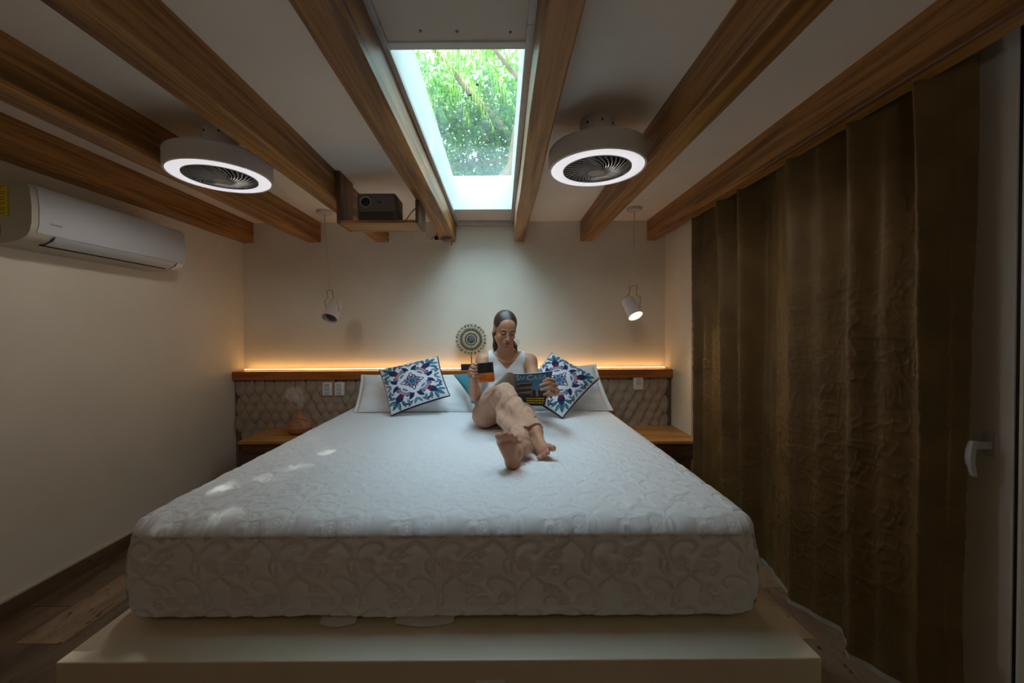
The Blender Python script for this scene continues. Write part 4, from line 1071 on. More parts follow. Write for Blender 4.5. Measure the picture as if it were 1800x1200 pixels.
# ------------------------------------------------------------------ trees above the skylight
def leaf_cloud(name, centre, radii, count, size, mat, parent, seed, droop=0.3):
    g = np.random.default_rng(seed)
    d = g.normal(size=(count, 3)); d /= np.linalg.norm(d, axis=1)[:, None]; rr2 = g.uniform(0.15, 1, count) ** 0.5
    # clumps
    cl = g.normal(size=(max(6, count // 90), 3)); cl /= np.linalg.norm(cl, axis=1)[:, None]; cl *= g.uniform(0.3, 1, len(cl))[:, None] ** 0.5
    pick = cl[g.integers(0, len(cl), count)]; p = pick * 0.85 + d * rr2[:, None] * 0.26
    p = p * np.array(radii) + np.array(centre)
    ax = g.normal(size=(count, 3)); ax[:, 2] -= droop; ax /= np.linalg.norm(ax, axis=1)[:, None]
    bx_ = np.cross(ax, g.normal(size=(count, 3))); bx_ /= np.linalg.norm(bx_, axis=1)[:, None]
    s_ = size * g.uniform(0.6, 1.3, count)[:, None]
    v = np.stack([p, p + ax * s_ * 0.5 + bx_ * s_ * 0.2, p + ax * s_, p + ax * s_ * 0.5 - bx_ * s_ * 0.2], 1).reshape(-1, 3)
    me = bpy.data.meshes.new(name); me.from_pydata(v.tolist(), [], np.arange(count * 4).reshape(-1, 4).tolist())
    o = link(name, me, mat, parent); o['kind'] = 'stuff'; return o
def limb(bm, pts_, r0, r1, seed=0, n=7):
    rs = random.Random(seed); P_ = []
    for a, b in zip(pts_[:-1], pts_[1:]):
        for k in range(4): P_.append(Vector(a).lerp(Vector(b), k / 4) + Vector((rs.uniform(-1, 1), rs.uniform(-1, 1), rs.uniform(-1, 1))) * 0.05)
    P_.append(Vector(pts_[-1])); m_ = len(P_)
    tube(bm, P_, [r0 + (r1 - r0) * k / (m_ - 1) for k in range(m_)], n)
# garden tree with crossing branches, straight beyond the skylight
tr = thing('garden_tree', 'leafy tree with long slanting branches seen through the skylight', 'tree', (3.4, 9.0, 0))
bm = bmesh.new(); limb(bm, [(3.4, 9, 0), (3.1, 9, 2.5), (2.2, 8.8, 3.6)], 0.22, 0.15, 1); build('trunk', bm, M['leafbark'], tr, smooth=True)
for k, (P_, r0) in enumerate([([(2.6, 8.8, 3.1), (0.6, 8.4, 4.9), (-1.0, 8.2, 6.6), (-2.4, 8, 8.2)], 0.10), ([(2.8, 8.8, 3.0), (0.8, 9.4, 4.1), (-1.2, 9.6, 5.0), (-3, 9.8, 5.6)], 0.09),
                              ([(1.9, 8.7, 3.7), (0.9, 7.2, 5.0), (-0.4, 6.6, 6.4)], 0.075), ([(2.4, 8.8, 3.4), (0.2, 9.8, 3.9), (-2.0, 10, 5.2)], 0.06), ([(0.6, 8.4, 4.9), (-1.4, 8.6, 4.8), (-2.6, 8.6, 5.4)], 0.05)]):
    bm = bmesh.new(); limb(bm, P_, r0, r0 * 0.35, k + 3); build('branch', bm, M['leafbark'], tr, smooth=True)
leaf_cloud('foliage', (-0.6, 9.6, 5.6), (3.4, 1.2, 2.6), 12500, 0.18, M['leafA'], tr, 11)
leaf_cloud('foliage', (-0.6, 8.6, 5.0), (2.8, 0.8, 1.5), 6000, 0.13, M['leafB'], tr, 12)
# canopy that filters the sun
tc_ = thing('shade_tree', 'tall tree over the roof that filters the sun', 'tree', (4.2, 4.6, 0))
bm = bmesh.new(); limb(bm, [(4.6, 5.4, 0), (4.4, 5.3, 3.5), (3.6, 4.8, 7.0)], 0.2, 0.1, 9); build('trunk', bm, M['leafbark'], tc_, smooth=True)
leaf_cloud('foliage', (2.6, 3.9, 7.2), (2.1, 2.1, 0.9), 9000, 0.22, M['leafB'], tc_, 14)
# palm: long arching fronds hanging into the upper left of the view
pm = thing('palm_tree', 'palm with long yellow-green fronds hanging over the far side of the skylight', 'palm', (-2.6, 7.2, 0))
bm = bmesh.new(); limb(bm, [(-2.9, 7.4, 0), (-2.8, 7.3, 4.0), (-2.3, 7.0, 7.6)], 0.15, 0.11, 4); build('trunk', bm, M['leafbark'], pm, smooth=True)
bm = bmesh.new(); limb(bm, [(-2.8, 7.3, 0.2), (0.2, 7.7, 4.4), (0.9, 7.45, 8.15)], 0.12, 0.09, 6); build('trunk', bm, M['leafbark'], pm, smooth=True)
g = random.Random(3)
for k in range(27):
    a = R(-85 + (k if k < 15 else k - 15) * 13 + g.uniform(-6, 6) + (100 if k >= 15 else 0)); L = g.uniform(2.6, 3.6); bm = bmesh.new(); rise = g.uniform(0.1, 0.8)
    c0 = Vector((-2.3, 7.0, 7.55)) if k < 15 else Vector((0.9, 7.4, 8.1)); ctr = []
    for q in range(22):
        f_ = q / 21; ctr.append(c0 + Vector((math.cos(a) * L * f_ * 0.8, math.sin(a) * L * f_ * 0.5, rise * f_ - 2.9 * f_ ** 2.0)))
    tube(bm, ctr, [0.016 * (1 - 0.8 * q / 21) for q in range(22)], 5)
    for q in range(2, 22):
        tdir = (ctr[q] - ctr[q - 1]).normalized(); side = tdir.cross(Vector((0, 0, 1))).normalized()
        for sg in (-1, 1):
            for e_ in (0, 0.5):
                p0 = ctr[q - 1].lerp(ctr[q], e_); ln = 0.62 * math.sin(math.pi * (0.12 + 0.8 * q / 21)) * g.uniform(0.8, 1.15)
                d_ = (side * sg * 0.8 + tdir * 0.6 + Vector((0, 0, -0.9))).normalized(); wv = tdir * 0.017
                p1 = p0 + d_ * ln * 0.5 + Vector((0, 0, 0.03)); p2 = p0 + d_ * ln + Vector((0, 0, -0.10 * ln))
                vs_ = [bm.verts.new(p) for p in (p0 - wv * 0.5, p0 + wv * 0.5, p1 + wv, p2, p1 - wv)]
                bm.faces.new(vs_)
    build('frond', bm, M['palm'], pm)
# ------------------------------------------------------------------ seated woman: bodies and clothes from blended solids
class Field:
    """a signed distance grid; shapes are blended smoothly into it, then skinned as one surface"""
    def __init__(s, lo, hi, h):
        s.lo = np.array(lo, float); s.h = h
        s.n = np.ceil((np.array(hi) - s.lo) / h).astype(int) + 1
        s.S = np.full(s.n, 0.06, np.float32)
    def _box(s, lo, hi):
        a = np.clip(np.floor((np.array(lo) - s.lo) / s.h).astype(int), 0, s.n - 1); b = np.clip(np.ceil((np.array(hi) - s.lo) / s.h).astype(int) + 1, 1, s.n)
        ax = [s.lo[k] + s.h * np.arange(a[k], b[k], dtype=np.float32) for k in range(3)]
        return tuple(slice(a[k], b[k]) for k in range(3)), np.meshgrid(*ax, indexing='ij', sparse=True)
    def _mix(s, sl, d, k, mode):
        A = s.S[sl]
        if mode == 'add':
            if k > 0: hh = np.clip(k - np.abs(A - d), 0, None) / k; s.S[sl] = np.minimum(A, d) - hh * hh * k * 0.25
            else: s.S[sl] = np.minimum(A, d)
        elif mode == 'cut':
            d = -d
            hh = np.clip(k - np.abs(A - d), 0, None) / k if k > 0 else 0
            s.S[sl] = np.maximum(A, d) + (hh * hh * k * 0.25 if k > 0 else 0)
    def cap(s, a, b, ra, rb=None, k=0.01, mode='add'):
        rb = ra if rb is None else rb; a = np.array(a, float); b = np.array(b, float); m = max(ra, rb) + k + 0.012
        sl, (x, y, z) = s._box(np.minimum(a, b) - m, np.maximum(a, b) + m)
        ab = b - a; L2 = max(float(ab @ ab), 1e-12)
        t = np.clip(((x - a[0]) * ab[0] + (y - a[1]) * ab[1] + (z - a[2]) * ab[2]) / L2, 0, 1)
        d = np.sqrt((x - a[0] - ab[0] * t) ** 2 + (y - a[1] - ab[1] * t) ** 2 + (z - a[2] - ab[2] * t) ** 2) - (ra + (rb - ra) * t)
        s._mix(sl, d.astype(np.float32), k, mode)
    def chain(s, P, Rr, k=0.01):
        for i in range(len(P) - 1): s.cap(P[i], P[i + 1], Rr[i], Rr[i + 1], k)
    def ell(s, c, r, k=0.01, mode='add', M3=None):
        c = np.array(c, float); r = np.array(r, float); m = max(r) + k + 0.012
        sl, (x, y, z) = s._box(c - m, c + m)
        x, y, z = x - c[0], y - c[1], z - c[2]
        if M3 is not None:
            Q = np.array(M3)   # columns = local axes in world
            x, y, z = [Q[0, i] * x + Q[1, i] * y + Q[2, i] * z for i in range(3)]
        q = np.sqrt((x / r[0]) ** 2 + (y / r[1]) ** 2 + (z / r[2]) ** 2); g = np.sqrt((x / r[0] ** 2) ** 2 + (y / r[1] ** 2) ** 2 + (z / r[2] ** 2) ** 2) + 1e-9
        d = np.where(q < 1e-3, -min(r), q * (q - 1) / g)
        s._mix(sl, d.astype(np.float32), k, mode)
    def grid(s):
        return np.meshgrid(*[s.lo[k] + s.h * np.arange(s.n[k], dtype=np.float32) for k in range(3)], indexing='ij', sparse=True)
    def clip(s, d):   # keep only where d<0
        s.S = np.maximum(s.S, d.astype(np.float32))
    def mesh(s, name, relax=2):
        S = s.S; inside = S < 0
        n = s.n - 1
        cnt = np.zeros(n, np.int8)
        for i in (0, 1):
            for j in (0, 1):
                for k in (0, 1): cnt += inside[i:n[0] + i, j:n[1] + j, k:n[2] + k]
        act = (cnt > 0) & (cnt < 8)
        ci = np.argwhere(act); idx = np.full(n, -1, np.int32); idx[act] = np.arange(len(ci))
        acc = np.zeros((len(ci), 3)); num = np.zeros(len(ci))
        cor = [(i, j, k) for i in (0, 1) for j in (0, 1) for k in (0, 1)]
        V = {c: S[ci[:, 0] + c[0], ci[:, 1] + c[1], ci[:, 2] + c[2]].astype(float) for c in cor}
        for a in cor:
            for ax in range(3):
                if a[ax] == 0:
                    b = list(a); b[ax] = 1; b = tuple(b); va, vb = V[a], V[b]; m = (va < 0) != (vb < 0)
                    t = np.where(m, va / np.where(m, va - vb, 1), 0)
                    p = np.array(a, float)[None] + np.eye(3)[ax][None] * t[:, None]
                    acc += np.where(m[:, None], p, 0); num += m
        co = s.lo + (ci + acc / num[:, None]) * s.h
        F = []
        for ax in range(3):
            o1, o2 = [q for q in range(3) if q != ax]
            A = inside; sl0 = [slice(None)] * 3; sl1 = [slice(None)] * 3; sl0[ax] = slice(0, -1); sl1[ax] = slice(1, None)
            ch = A[tuple(sl0)] != A[tuple(sl1)]
            e = np.argwhere(ch)
            e = e[(e[:, o1] > 0) & (e[:, o2] > 0) & (e[:, o1] < n[o1]) & (e[:, o2] < n[o2])]
            def cell(d1, d2):
                q = e.copy(); q[:, o1] -= d1; q[:, o2] -= d2; return idx[q[:, 0], q[:, 1], q[:, 2]]
            quad = np.stack([cell(1, 1), cell(0, 1), cell(0, 0), cell(1, 0)], 1)
            fl = inside[e[:, 0], e[:, 1], e[:, 2]]
            if ax == 1: fl = ~fl
            quad = np.where(fl[:, None], quad, quad[:, ::-1]); F.append(quad)
        F = np.concatenate(F)
        for _ in range(relax):
            sm_ = np.zeros_like(co); c_ = np.zeros(len(co))
            for k in range(4):
                a, b = F[:, k], F[:, (k + 1) % 4]
                for q in range(3): sm_[:, q] += np.bincount(a, co[b, q], len(co)) + np.bincount(b, co[a, q], len(co))
                c_ += np.bincount(a, minlength=len(co)) + np.bincount(b, minlength=len(co))
            co = co * 0.5 + 0.5 * sm_ / np.maximum(c_, 1)[:, None]
        return co, F
def skin_mesh(name, co, F, col=None):
    me = bpy.data.meshes.new(name)
    me.vertices.add(len(co)); me.vertices.foreach_set('co', co.astype(np.float32).ravel())
    me.loops.add(len(F) * 4); me.loops.foreach_set('vertex_index', F.astype(np.int32).ravel())
    me.polygons.add(len(F)); me.polygons.foreach_set('loop_start', np.arange(0, len(F) * 4, 4, dtype=np.int32)); me.polygons.foreach_set('use_smooth', np.ones(len(F), bool))
    me.update(calc_edges=True)
    if col is not None:
        a = me.attributes.new('print', 'FLOAT_COLOR', 'POINT'); a.data.foreach_set('color', np.concatenate([col, np.ones((len(co), 1))], 1).astype(np.float32).ravel())
    return me
def vnormals(co, F):
    fn = np.cross(co[F[:, 2]] - co[F[:, 0]], co[F[:, 3]] - co[F[:, 1]]); vn = np.zeros_like(co)
    for k in range(4):
        for q in range(3): vn[:, q] += np.bincount(F[:, k], fn[:, q], len(co))
    return vn / (np.linalg.norm(vn, axis=1)[:, None] + 1e-12)
V3 = lambda v: np.array(v, float)

# joints, in the room
xc = 0.032
shR, shL = V3(at(849, 634, 2.60)), V3(at(931, 635, 2.60))
elR, wrR = V3(at(835, 695, 2.44)), V3(at(832, 667, 2.28))
elL, wrL = V3(at(948, 692, 2.46)), V3(at(976, 688, 2.27))
neck0, neck1 = V3((xc + 0.002, 2.600, 1.085)), V3(at(888, 598, 2.545))
pelv, hipR, hipL = V3((0.030, 2.57, 0.765)), V3((-0.052, 2.53, 0.755)), V3((0.112, 2.53, 0.755))
knR, anR = V3(at(887, 692, 2.20)), V3(at(941, 760, 1.925))
knL, anL = V3(at(921, 737, 2.12)), V3(at(905, 796, 1.715))
LO, HI = (-0.30, 1.52, 0.64), (0.40, 2.78, 1.42)
person = thing('person', 'barefoot woman in white tank top and beige trousers reading on the bed', 'person', (0.03, 2.5, BZ))

H = 0.0027
B = Field(LO, HI, H)
# trunk
def trunk(B, g=0.0):
    B.ell(pelv, (0.150 + g, 0.105 + g, 0.100 + g), 0.03)
    B.ell((0.030, 2.635, 0.865), (0.118 + g, 0.082 + g, 0.11 + g), 0.05)
    B.ell((xc, 2.655, 0.975), (0.132 + g, 0.086 + g, 0.125 + g), 0.05)
    B.ell((xc - 0.056, 2.590, 0.972), (0.050 + g, 0.045 + g, 0.048 + g), 0.035); B.ell((xc + 0.060, 2.590, 0.972), (0.050 + g, 0.045 + g, 0.048 + g), 0.035)
    for sh in (shR, shL):
        B.cap(V3((xc, 2.625, 1.060)) * 0.75 + sh * 0.25, sh + V3((0, 0.01, 0.004)), 0.050 + g, 0.041 + g, 0.03)
trunk(B)
B.cap(neck0 + V3((0, 0.01, -0.02)), neck1, 0.054, 0.050, 0.025)
for sg, sh in ((-1, shR), (1, shL)):
    B.cap(neck0 + V3((0, 0.02, 0.01)), sh * 0.6 + neck0 * 0.4 + V3((0, 0.015, 0.012)), 0.035, 0.030, 0.03)   # trapezius
    B.cap(V3((xc + sg * 0.012, 2.560, 1.045)), sh + V3((-sg * 0.03, -0.022, 0.026)), 0.007, 0.008, 0.014)    # collar bones
# arms
for sh, el, wr in ((shR, elR, wrR), (shL, elL, wrL)):
    B.ell(sh + V3((0, -0.004, -0.012)), (0.043, 0.044, 0.048), 0.03)
    B.chain([sh, sh * 0.55 + el * 0.45, el], [0.042, 0.038, 0.032], 0.02)
    B.chain([el, el * 0.7 + wr * 0.3, wr], [0.033, 0.036, 0.0215], 0.015)
# right hand round the mug handle (mug centre known)
mugc = V3(at(853.5, 654.5, 2.20)); mugr, mugh = 0.0455, 0.108
palmR = V3(at(829, 656, 2.235))
B.cap(wrR, palmR, 0.0215, 0.022, 0.012)
B.cap(palmR + V3((0, 0, 0.020)), palmR + V3((0.002, 0, -0.024)), 0.0195, 0.018, 0.012)
fz = [0.030, 0.0115, -0.0065, -0.0235]; fl_ = [0.92, 1.0, 0.96, 0.82]
for k in range(4):
    z0 = mugc[2] + fz[k]
    a = V3((palmR[0] - 0.004, palmR[1] - 0.012, z0 - 0.004)); b = V3((mugc[0] - 0.078 * fl_[k] - 0.004, mugc[1] - 0.012 - 0.006 * k % 2, z0 + 0.003))
    c = V3((mugc[0] - mugr - 0.016, mugc[1] - 0.022, z0)); d = V3((mugc[0] - mugr - 0.004, mugc[1] - 0.006, z0 - 0.003))
    B.chain([a, b, c, d], [0.0098, 0.0090, 0.0080, 0.0068], 0.0035)
B.chain([palmR + V3((0.004, 0.004, 0.026)), V3((mugc[0] - 0.070, mugc[1] + 0.004, mugc[2] + 0.047)), V3((mugc[0] - mugr - 0.008, mugc[1] - 0.004, mugc[2] + 0.044))], [0.012, 0.0098, 0.0082], 0.006)
# left hand holding the magazine's outer edge: palm behind, fingers over the cover
palmL = V3(at(972, 683, 2.245))
B.cap(wrL, palmL, 0.021, 0.021, 0.012)
B.cap(palmL + V3((0.003, 0.0, 0.026)), palmL + V3((-0.004, 0.004, -0.028)), 0.0175, 0.016, 0.012)
fy = [(974, 669, 963, 666.5, 955, 670.5), (978, 677, 964, 673, 949.5, 677.5), (977.5, 685, 964, 682, 950.5, 685.5), (973, 693, 964, 691, 956, 694)]
for k, (ax_, ay_, bx_, by_, cx_, cy_) in enumerate(fy):
    B.chain([palmL + V3((0.004, -0.002, 0.026 - 0.018 * k)), V3(at(ax_, ay_, 2.190)), V3(at(bx_, by_, 2.158)), V3(at(cx_, cy_, 2.170))], [0.0105, 0.0098, 0.0088, 0.0072], 0.0035)
B.chain([palmL + V3((-0.002, 0.006, 0.022)), V3(at(964, 676, 2.285)), V3(at(955, 671, 2.290))], [0.0125, 0.0105, 0.0085], 0.006)
# legs (mostly inside the trousers)
for hp_, kn, an, in_ in ((hipR, knR, anR, 1), (hipL, knL, anL, -1)):
    B.chain([hp_, kn, an], [0.060, 0.042, 0.030], 0.02)
    B.cap(kn * 0.7 + an * 0.3, kn * 0.35 + an * 0.65, 0.040, 0.032, 0.02)
# left foot: sole towards the camera, toes up, big toe on the left of the picture
heel = V3(at(899, 824, 1.665)); heel[2] = max(heel[2], BZ + 0.024)
ball = V3(at(891, 779, 1.638))
B.cap(anL, heel + V3((0, 0.01, 0.010)), 0.030, 0.027, 0.015)
B.ell(heel + V3((0, 0.004, 0.004)), (0.029, 0.027, 0.030), 0.012)
side = V3((1, 0.0, 0.10)); side /= np.linalg.norm(side)
for q_, (o_, r0_, r1_) in enumerate(((-0.024, 0.024, 0.0195), (0.002, 0.025, 0.0185), (0.028, 0.024, 0.0165))):
    B.cap(heel + V3((0, 0.003, 0.0)), ball + side * o_ + V3((0, 0.0, -0.006 * (q_ == 2))), r0_, r1_, 0.010)
B.cap(anL, ball + V3((0, 0.030, 0.0)), 0.030, 0.016, 0.02)
tops = [(876, 767, 0.0165), (887.5, 763.5, 0.0118), (896.5, 764.5, 0.0110), (905, 769, 0.0104), (912, 777, 0.0098)]
for k, (tx, ty, tr_) in enumerate(tops):
    base = ball + side * (-0.030 + 0.0185 * k) + V3((0, 0.004, 0.010 - 0.006 * (k > 2) * (k - 2)))
    tip = V3(at(tx, ty, 1.606)); mid_ = (base + tip) / 2 + V3((0, -0.002, 0.001))
    B.chain([base, mid_, tip], [tr_ * 1.05, tr_ * 0.86, tr_], 0.004)
# right foot: crossed over, seen from above, big toe on the right of the picture
hR = V3(at(927, 775, 1.965)); hR[2] = max(hR[2], 0.735)
bR = V3(at(957, 793, 1.800)); bR[2] = max(bR[2], BZ + 0.03)
B.cap(anR, hR, 0.029, 0.024, 0.018)
B.cap(anR + V3((0.004, -0.006, -0.004)), bR + V3((-0.004, 0.014, 0.006)), 0.026, 0.017, 0.02)
B.cap(hR, bR + V3((-0.018, 0.01, -0.008)), 0.022, 0.016, 0.018)
sd = V3(at(969, 784, 1.80)) - V3(at(946, 802, 1.80)); sd /= np.linalg.norm(sd)
B.cap(bR - sd * 0.022, bR + sd * 0.024, 0.0145, 0.0175, 0.012)
tR = [(971, 789, 0.0150), (962, 797, 0.0105), (956, 802, 0.0098), (950.5, 805.5, 0.0092), (945.5, 806.5, 0.0088)]
for k, (tx, ty, tr_) in enumerate(tR):
    base = bR + sd * (0.026 - 0.014 * k) + V3((0.002, -0.006, -0.004)); tip = V3(at(tx, ty, 1.765)); tip[2] = max(tip[2], BZ + tr_ - 0.001)
    B.chain([base, (base + tip) / 2 + V3((0, -0.003, 0.005)), tip], [tr_ * 0.9, tr_ * 0.8, tr_], 0.0035)
for k in range(4):   # tendons on the instep
    a_ = anR * 0.45 + bR * 0.55 + sd * (0.012 - 0.008 * k) + V3((0, -0.012, 0.010)); b_ = bR + sd * (0.020 - 0.013 * k) + V3((0.0, -0.010, 0.008))
    B.cap(a_, b_, 0.0035, 0.0045, 0.006)

# head in its own frame: x to the picture's right, y out of the face, z up
HC = V3(at(888, 579, 2.530))
yaw, pitch_, tilt = R(13), R(22), R(3)
fwd = Matrix.Rotation(yaw, 3, 'Z') @ Matrix.Rotation(pitch_, 3, 'X') @ Matrix.Rotation(tilt, 3, 'Y')
# local +y must look at the camera (-Y of the room)
base_ = Matrix(((1, 0, 0), (0, -1, 0), (0, 0, 1)))
HMt = np.array(fwd) @ np.array(base_)          # columns: room directions of local x, y, z
HS = 0.93
def hp3(x, y, z): return HC + HMt @ (V3((x, y, z)) * HS)
def hell(x, y, z, rx, ry, rz, k=0.008, mode='add', F_=None): (F_ or B).ell(hp3(x, y, z), V3((rx, ry, rz)) * HS, k, mode, HMt)
def hcap(a, b, ra, rb, k=0.005, mode='add', F_=None): (F_ or B).cap(hp3(*a), hp3(*b), ra * HS, rb * HS, k, mode)
hell(0, -0.018, 0.040, 0.0735, 0.092, 0.082, 0.0)
hell(0, 0.018, -0.015, 0.0640, 0.066, 0.085, 0.020)
hell(0, 0.024, -0.062, 0.0480, 0.050, 0.050, 0.020)
hcap((-0.006, 0.066, -0.102), (0.006, 0.066, -0.102), 0.014, 0.014, 0.016)
hcap((-0.052, -0.005, -0.062), (-0.018, 0.058, -0.098), 0.014, 0.013, 0.018); hcap((0.052, -0.005, -0.062), (0.018, 0.058, -0.098), 0.014, 0.013, 0.018)
hell(0, 0.055, 0.045, 0.048, 0.024, 0.040, 0.02)
for sg in (-1, 1):
    hell(sg * 0.031, 0.094, 0.001, 0.019, 0.0115, 0.0125, 0.010, 'cut')
    hell(sg * 0.031, 0.071, 0.001, 0.0150, 0.0150, 0.0130, 0.003)
    hcap((sg * 0.013, 0.083, 0.020), (sg * 0.046, 0.074, 0.021), 0.0055, 0.0045, 0.008)
    hell(sg * 0.040, 0.058, -0.030, 0.020, 0.018, 0.018, 0.014)
    hell(sg * 0.0745, -0.010, -0.004, 0.0075, 0.018, 0.030, 0.004); hell(sg * 0.081, -0.003, 0.002, 0.004, 0.009, 0.016, 0.003, 'cut')
    hell(sg * 0.0105, 0.092, -0.037, 0.0085, 0.009, 0.0072, 0.005)
hcap((0, 0.080, 0.012), (0, 0.100, -0.030), 0.0065, 0.0095, 0.006); hell(0, 0.103, -0.033, 0.0105, 0.0095, 0.0090, 0.005)
hell(0, 0.078, -0.063, 0.026, 0.018, 0.020, 0.012)
hell(-0.008, 0.0925, -0.0595, 0.013, 0.0065, 0.0042, 0.003); hell(0.008, 0.0925, -0.0595, 0.013, 0.0065, 0.0042, 0.003); hell(0, 0.0925, -0.0695, 0.0165, 0.007, 0.0052, 0.003)
hcap((-0.022, 0.088, -0.0645), (0.022, 0.088, -0.0645), 0.0016, 0.0016, 0.002, 'cut')

co, F = B.mesh('body', 2); co[:, 2] = np.maximum(co[:, 2], BZ + 0.001)
# skin tint: base, redder palms/soles/toes, lips, brows, lashes
L = (co - HC) @ HMt / HS
nz = wn2(co[:, 0] * 40 + co[:, 2] * 15, co[:, 1] * 30 + co[:, 2] * 40, 5, 3)
SK = V3((0.50, 0.255, 0.150)); col = np.ones_like(co) * SK * (1 + 0.05 * nz[:, None])
def tint(mask, c, a=1.0):
    m = np.clip(mask, 0, 1)[:, None] * a; col[:] = col * (1 - m) + V3(c) * m
g3 = lambda p, r: np.exp(-((co - V3(p)) ** 2).sum(1) / r ** 2)
gl = lambda x, z, rx, rz, y0=0.05: np.exp(-((L[:, 0] - x) / rx) ** 2 - ((L[:, 2] - z) / rz) ** 2) * (L[:, 1] > y0)
tint(g3(ball, 0.035) + g3(heel, 0.035) + g3(V3(at(890, 765, 1.60)), 0.03), (0.46, 0.185, 0.110), 0.75)
tint(g3(V3(at(960, 798, 1.77)), 0.032), (0.44, 0.17, 0.12), 0.6)
tint(g3(wrL, 0.06), (0.34, 0.165, 0.10), 0.5); tint(g3(elR, 0.06), (0.38, 0.18, 0.12), 0.4)
for sg in (-1, 1):
    tint(gl(sg * 0.040, -0.030, 0.022, 0.018), (0.46, 0.20, 0.14), 0.45)
    tint(1.6 * gl(sg * 0.031, 0.0215 , 0.0175, 0.0036, 0.04), (0.030, 0.014, 0.009), 0.95)
    tint(1.5 * gl(sg * 0.031, -0.0045, 0.0165, 0.0038, 0.04), (0.018, 0.010, 0.008), 0.95)
    tint(gl(sg * 0.031, 0.006, 0.019, 0.012, 0.04), (0.24, 0.115, 0.085), 0.5)
    tint(1.3 * gl(sg * 0.007, -0.0425, 0.0035, 0.0022, 0.07), (0.10, 0.03, 0.02), 0.8)
tint(1.7 * gl(0, -0.0640, 0.019, 0.0062, 0.07), (0.36, 0.075, 0.065), 0.95)
tint(1.2 * gl(0, -0.0645, 0.019, 0.0014, 0.07), (0.09, 0.02, 0.02), 0.8)
M['skin'] = vcol_mat('skin', rough=0.48, spec=0.4)
sn = M['skin'].node_tree.nodes['Principled BSDF'] if 'Principled BSDF' in M['skin'].node_tree.nodes else None
if sn:
    sn.inputs['Subsurface Weight'].default_value = 0.12; sn.inputs['Subsurface Radius'].default_value = (0.02, 0.008, 0.004); sn.inputs['Subsurface Scale'].default_value = 0.3
link('body', skin_mesh('body', co, F, col), M['skin'], person)

# hair: swept back, parted, with a low ponytail
Hh = Field((-0.12, 2.36, 0.98), (0.20, 2.80, 1.42), 0.0022)
hell(0, -0.022, 0.043, 0.079, 0.096, 0.0865, 0.0, F_=Hh)
hell(0, -0.06, -0.005, 0.066, 0.055, 0.06, 0.02, F_=Hh)
hell(0, 0.075, 0.000, 0.0600, 0.060, 0.084, 0.006, 'cut', F_=Hh)
hell(-0.076, 0.020, -0.030, 0.016, 0.040, 0.036, 0.004, 'cut', F_=Hh); hell(0.076, 0.020, -0.030, 0.016, 0.040, 0.036, 0.004, 'cut', F_=Hh)
hell(-0.078, -0.006, -0.014, 0.012, 0.020, 0.028, 0.003, 'cut', F_=Hh); hell(0.078, -0.006, -0.014, 0.012, 0.020, 0.028, 0.003, 'cut', F_=Hh)
hcap((0, 0.075, 0.122), (0, -0.04, 0.136), 0.0022, 0.0020, 0.003, 'cut', F_=Hh)
Hh.chain([hp3(0, -0.10, -0.02), hp3(-0.035, -0.085, -0.065), V3(at(871, 608, 2.62)), V3(at(869.5, 620, 2.60))], [0.030, 0.024, 0.016, 0.007], 0.02)
Hh.chain([hp3(0.02, -0.095, -0.03), hp3(0.045, -0.07, -0.07), V3(at(905, 608, 2.60)), V3(at(908, 615, 2.575))], [0.028, 0.020, 0.012, 0.006], 0.02)
co, F = Hh.mesh('hair', 1)
L = (co - HC) @ HMt / HS; vn = vnormals(co, F)
ang = np.arctan2(L[:, 0], L[:, 2] - 0.02)
st_ = np.sin(ang * 70 + 5 * np.sin(L[:, 1] * 30)) * np.clip(np.hypot(L[:, 0], L[:, 2]) / 0.06, 0, 1)
co = co + vn * (0.0006 * st_)[:, None]
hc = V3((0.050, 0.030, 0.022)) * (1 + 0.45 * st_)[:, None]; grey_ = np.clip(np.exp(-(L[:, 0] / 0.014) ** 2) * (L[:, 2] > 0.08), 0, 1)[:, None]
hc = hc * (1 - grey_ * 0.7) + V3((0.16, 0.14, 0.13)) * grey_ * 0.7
M['hair'] = vcol_mat('hair', rough=0.35, spec=0.5)
link('hair', skin_mesh('hair', co, F, hc), M['hair'], person)['label'] = 'dark brown hair swept back into a low ponytail'
# earring and necklaces
er = V3(at(908.5, 602, 2.530)); bm = bmesh.new(); tube(bm, [er + V3((0.014 * math.cos(a), 0.004 * math.cos(a), 0.016 * math.sin(a))) for a in np.linspace(0, 2 * math.pi, 24, endpoint=False)], 0.0016, 6, closed=True)
tube(bm, [er + V3((0.014 * math.cos(a) * 0.5, -0.002, 0.016 * math.sin(a) * 0.5 - 0.004)) for a in np.linspace(0, 2 * math.pi, 16, endpoint=False)], 0.0012, 6, closed=True)
build('earring', bm, plain('silver', (0.6, 0.58, 0.55), 0.3, metal=0.9), person, smooth=True)
for (w_, drop_, off) in ((0.062, 0.060, 0.0), (0.056, 0.036, 0.006)):
    P_ = []
    for k in range(25):
        a = math.pi * k / 24
        x_ = xc + 0.002 - w_ * math.cos(a); z_ = 1.116 - drop_ * math.sin(a) ** 1.2 + off; y_ = 2.598 - 0.050 * math.sin(a) ** 0.8
        P_.append((x_, y_, z_))
    # lay the chain on the skin
    pts_n = []
    for p in P_:
        i_, j_, k_ = [int(round((p[q] - B.lo[q]) / B.h)) for q in range(3)]
        colm = B.S[i_, :, k_]; ins = np.where(colm < 0)[0]
        y_ = B.lo[1] + B.h * ins[0] - 0.0035 if len(ins) else p[1]
        pts_n.append((p[0], y_, p[2]))
    bm = bmesh.new(); tube(bm, pts_n, 0.0013, 5); build('necklace', bm, M['brass'], person, smooth=True)

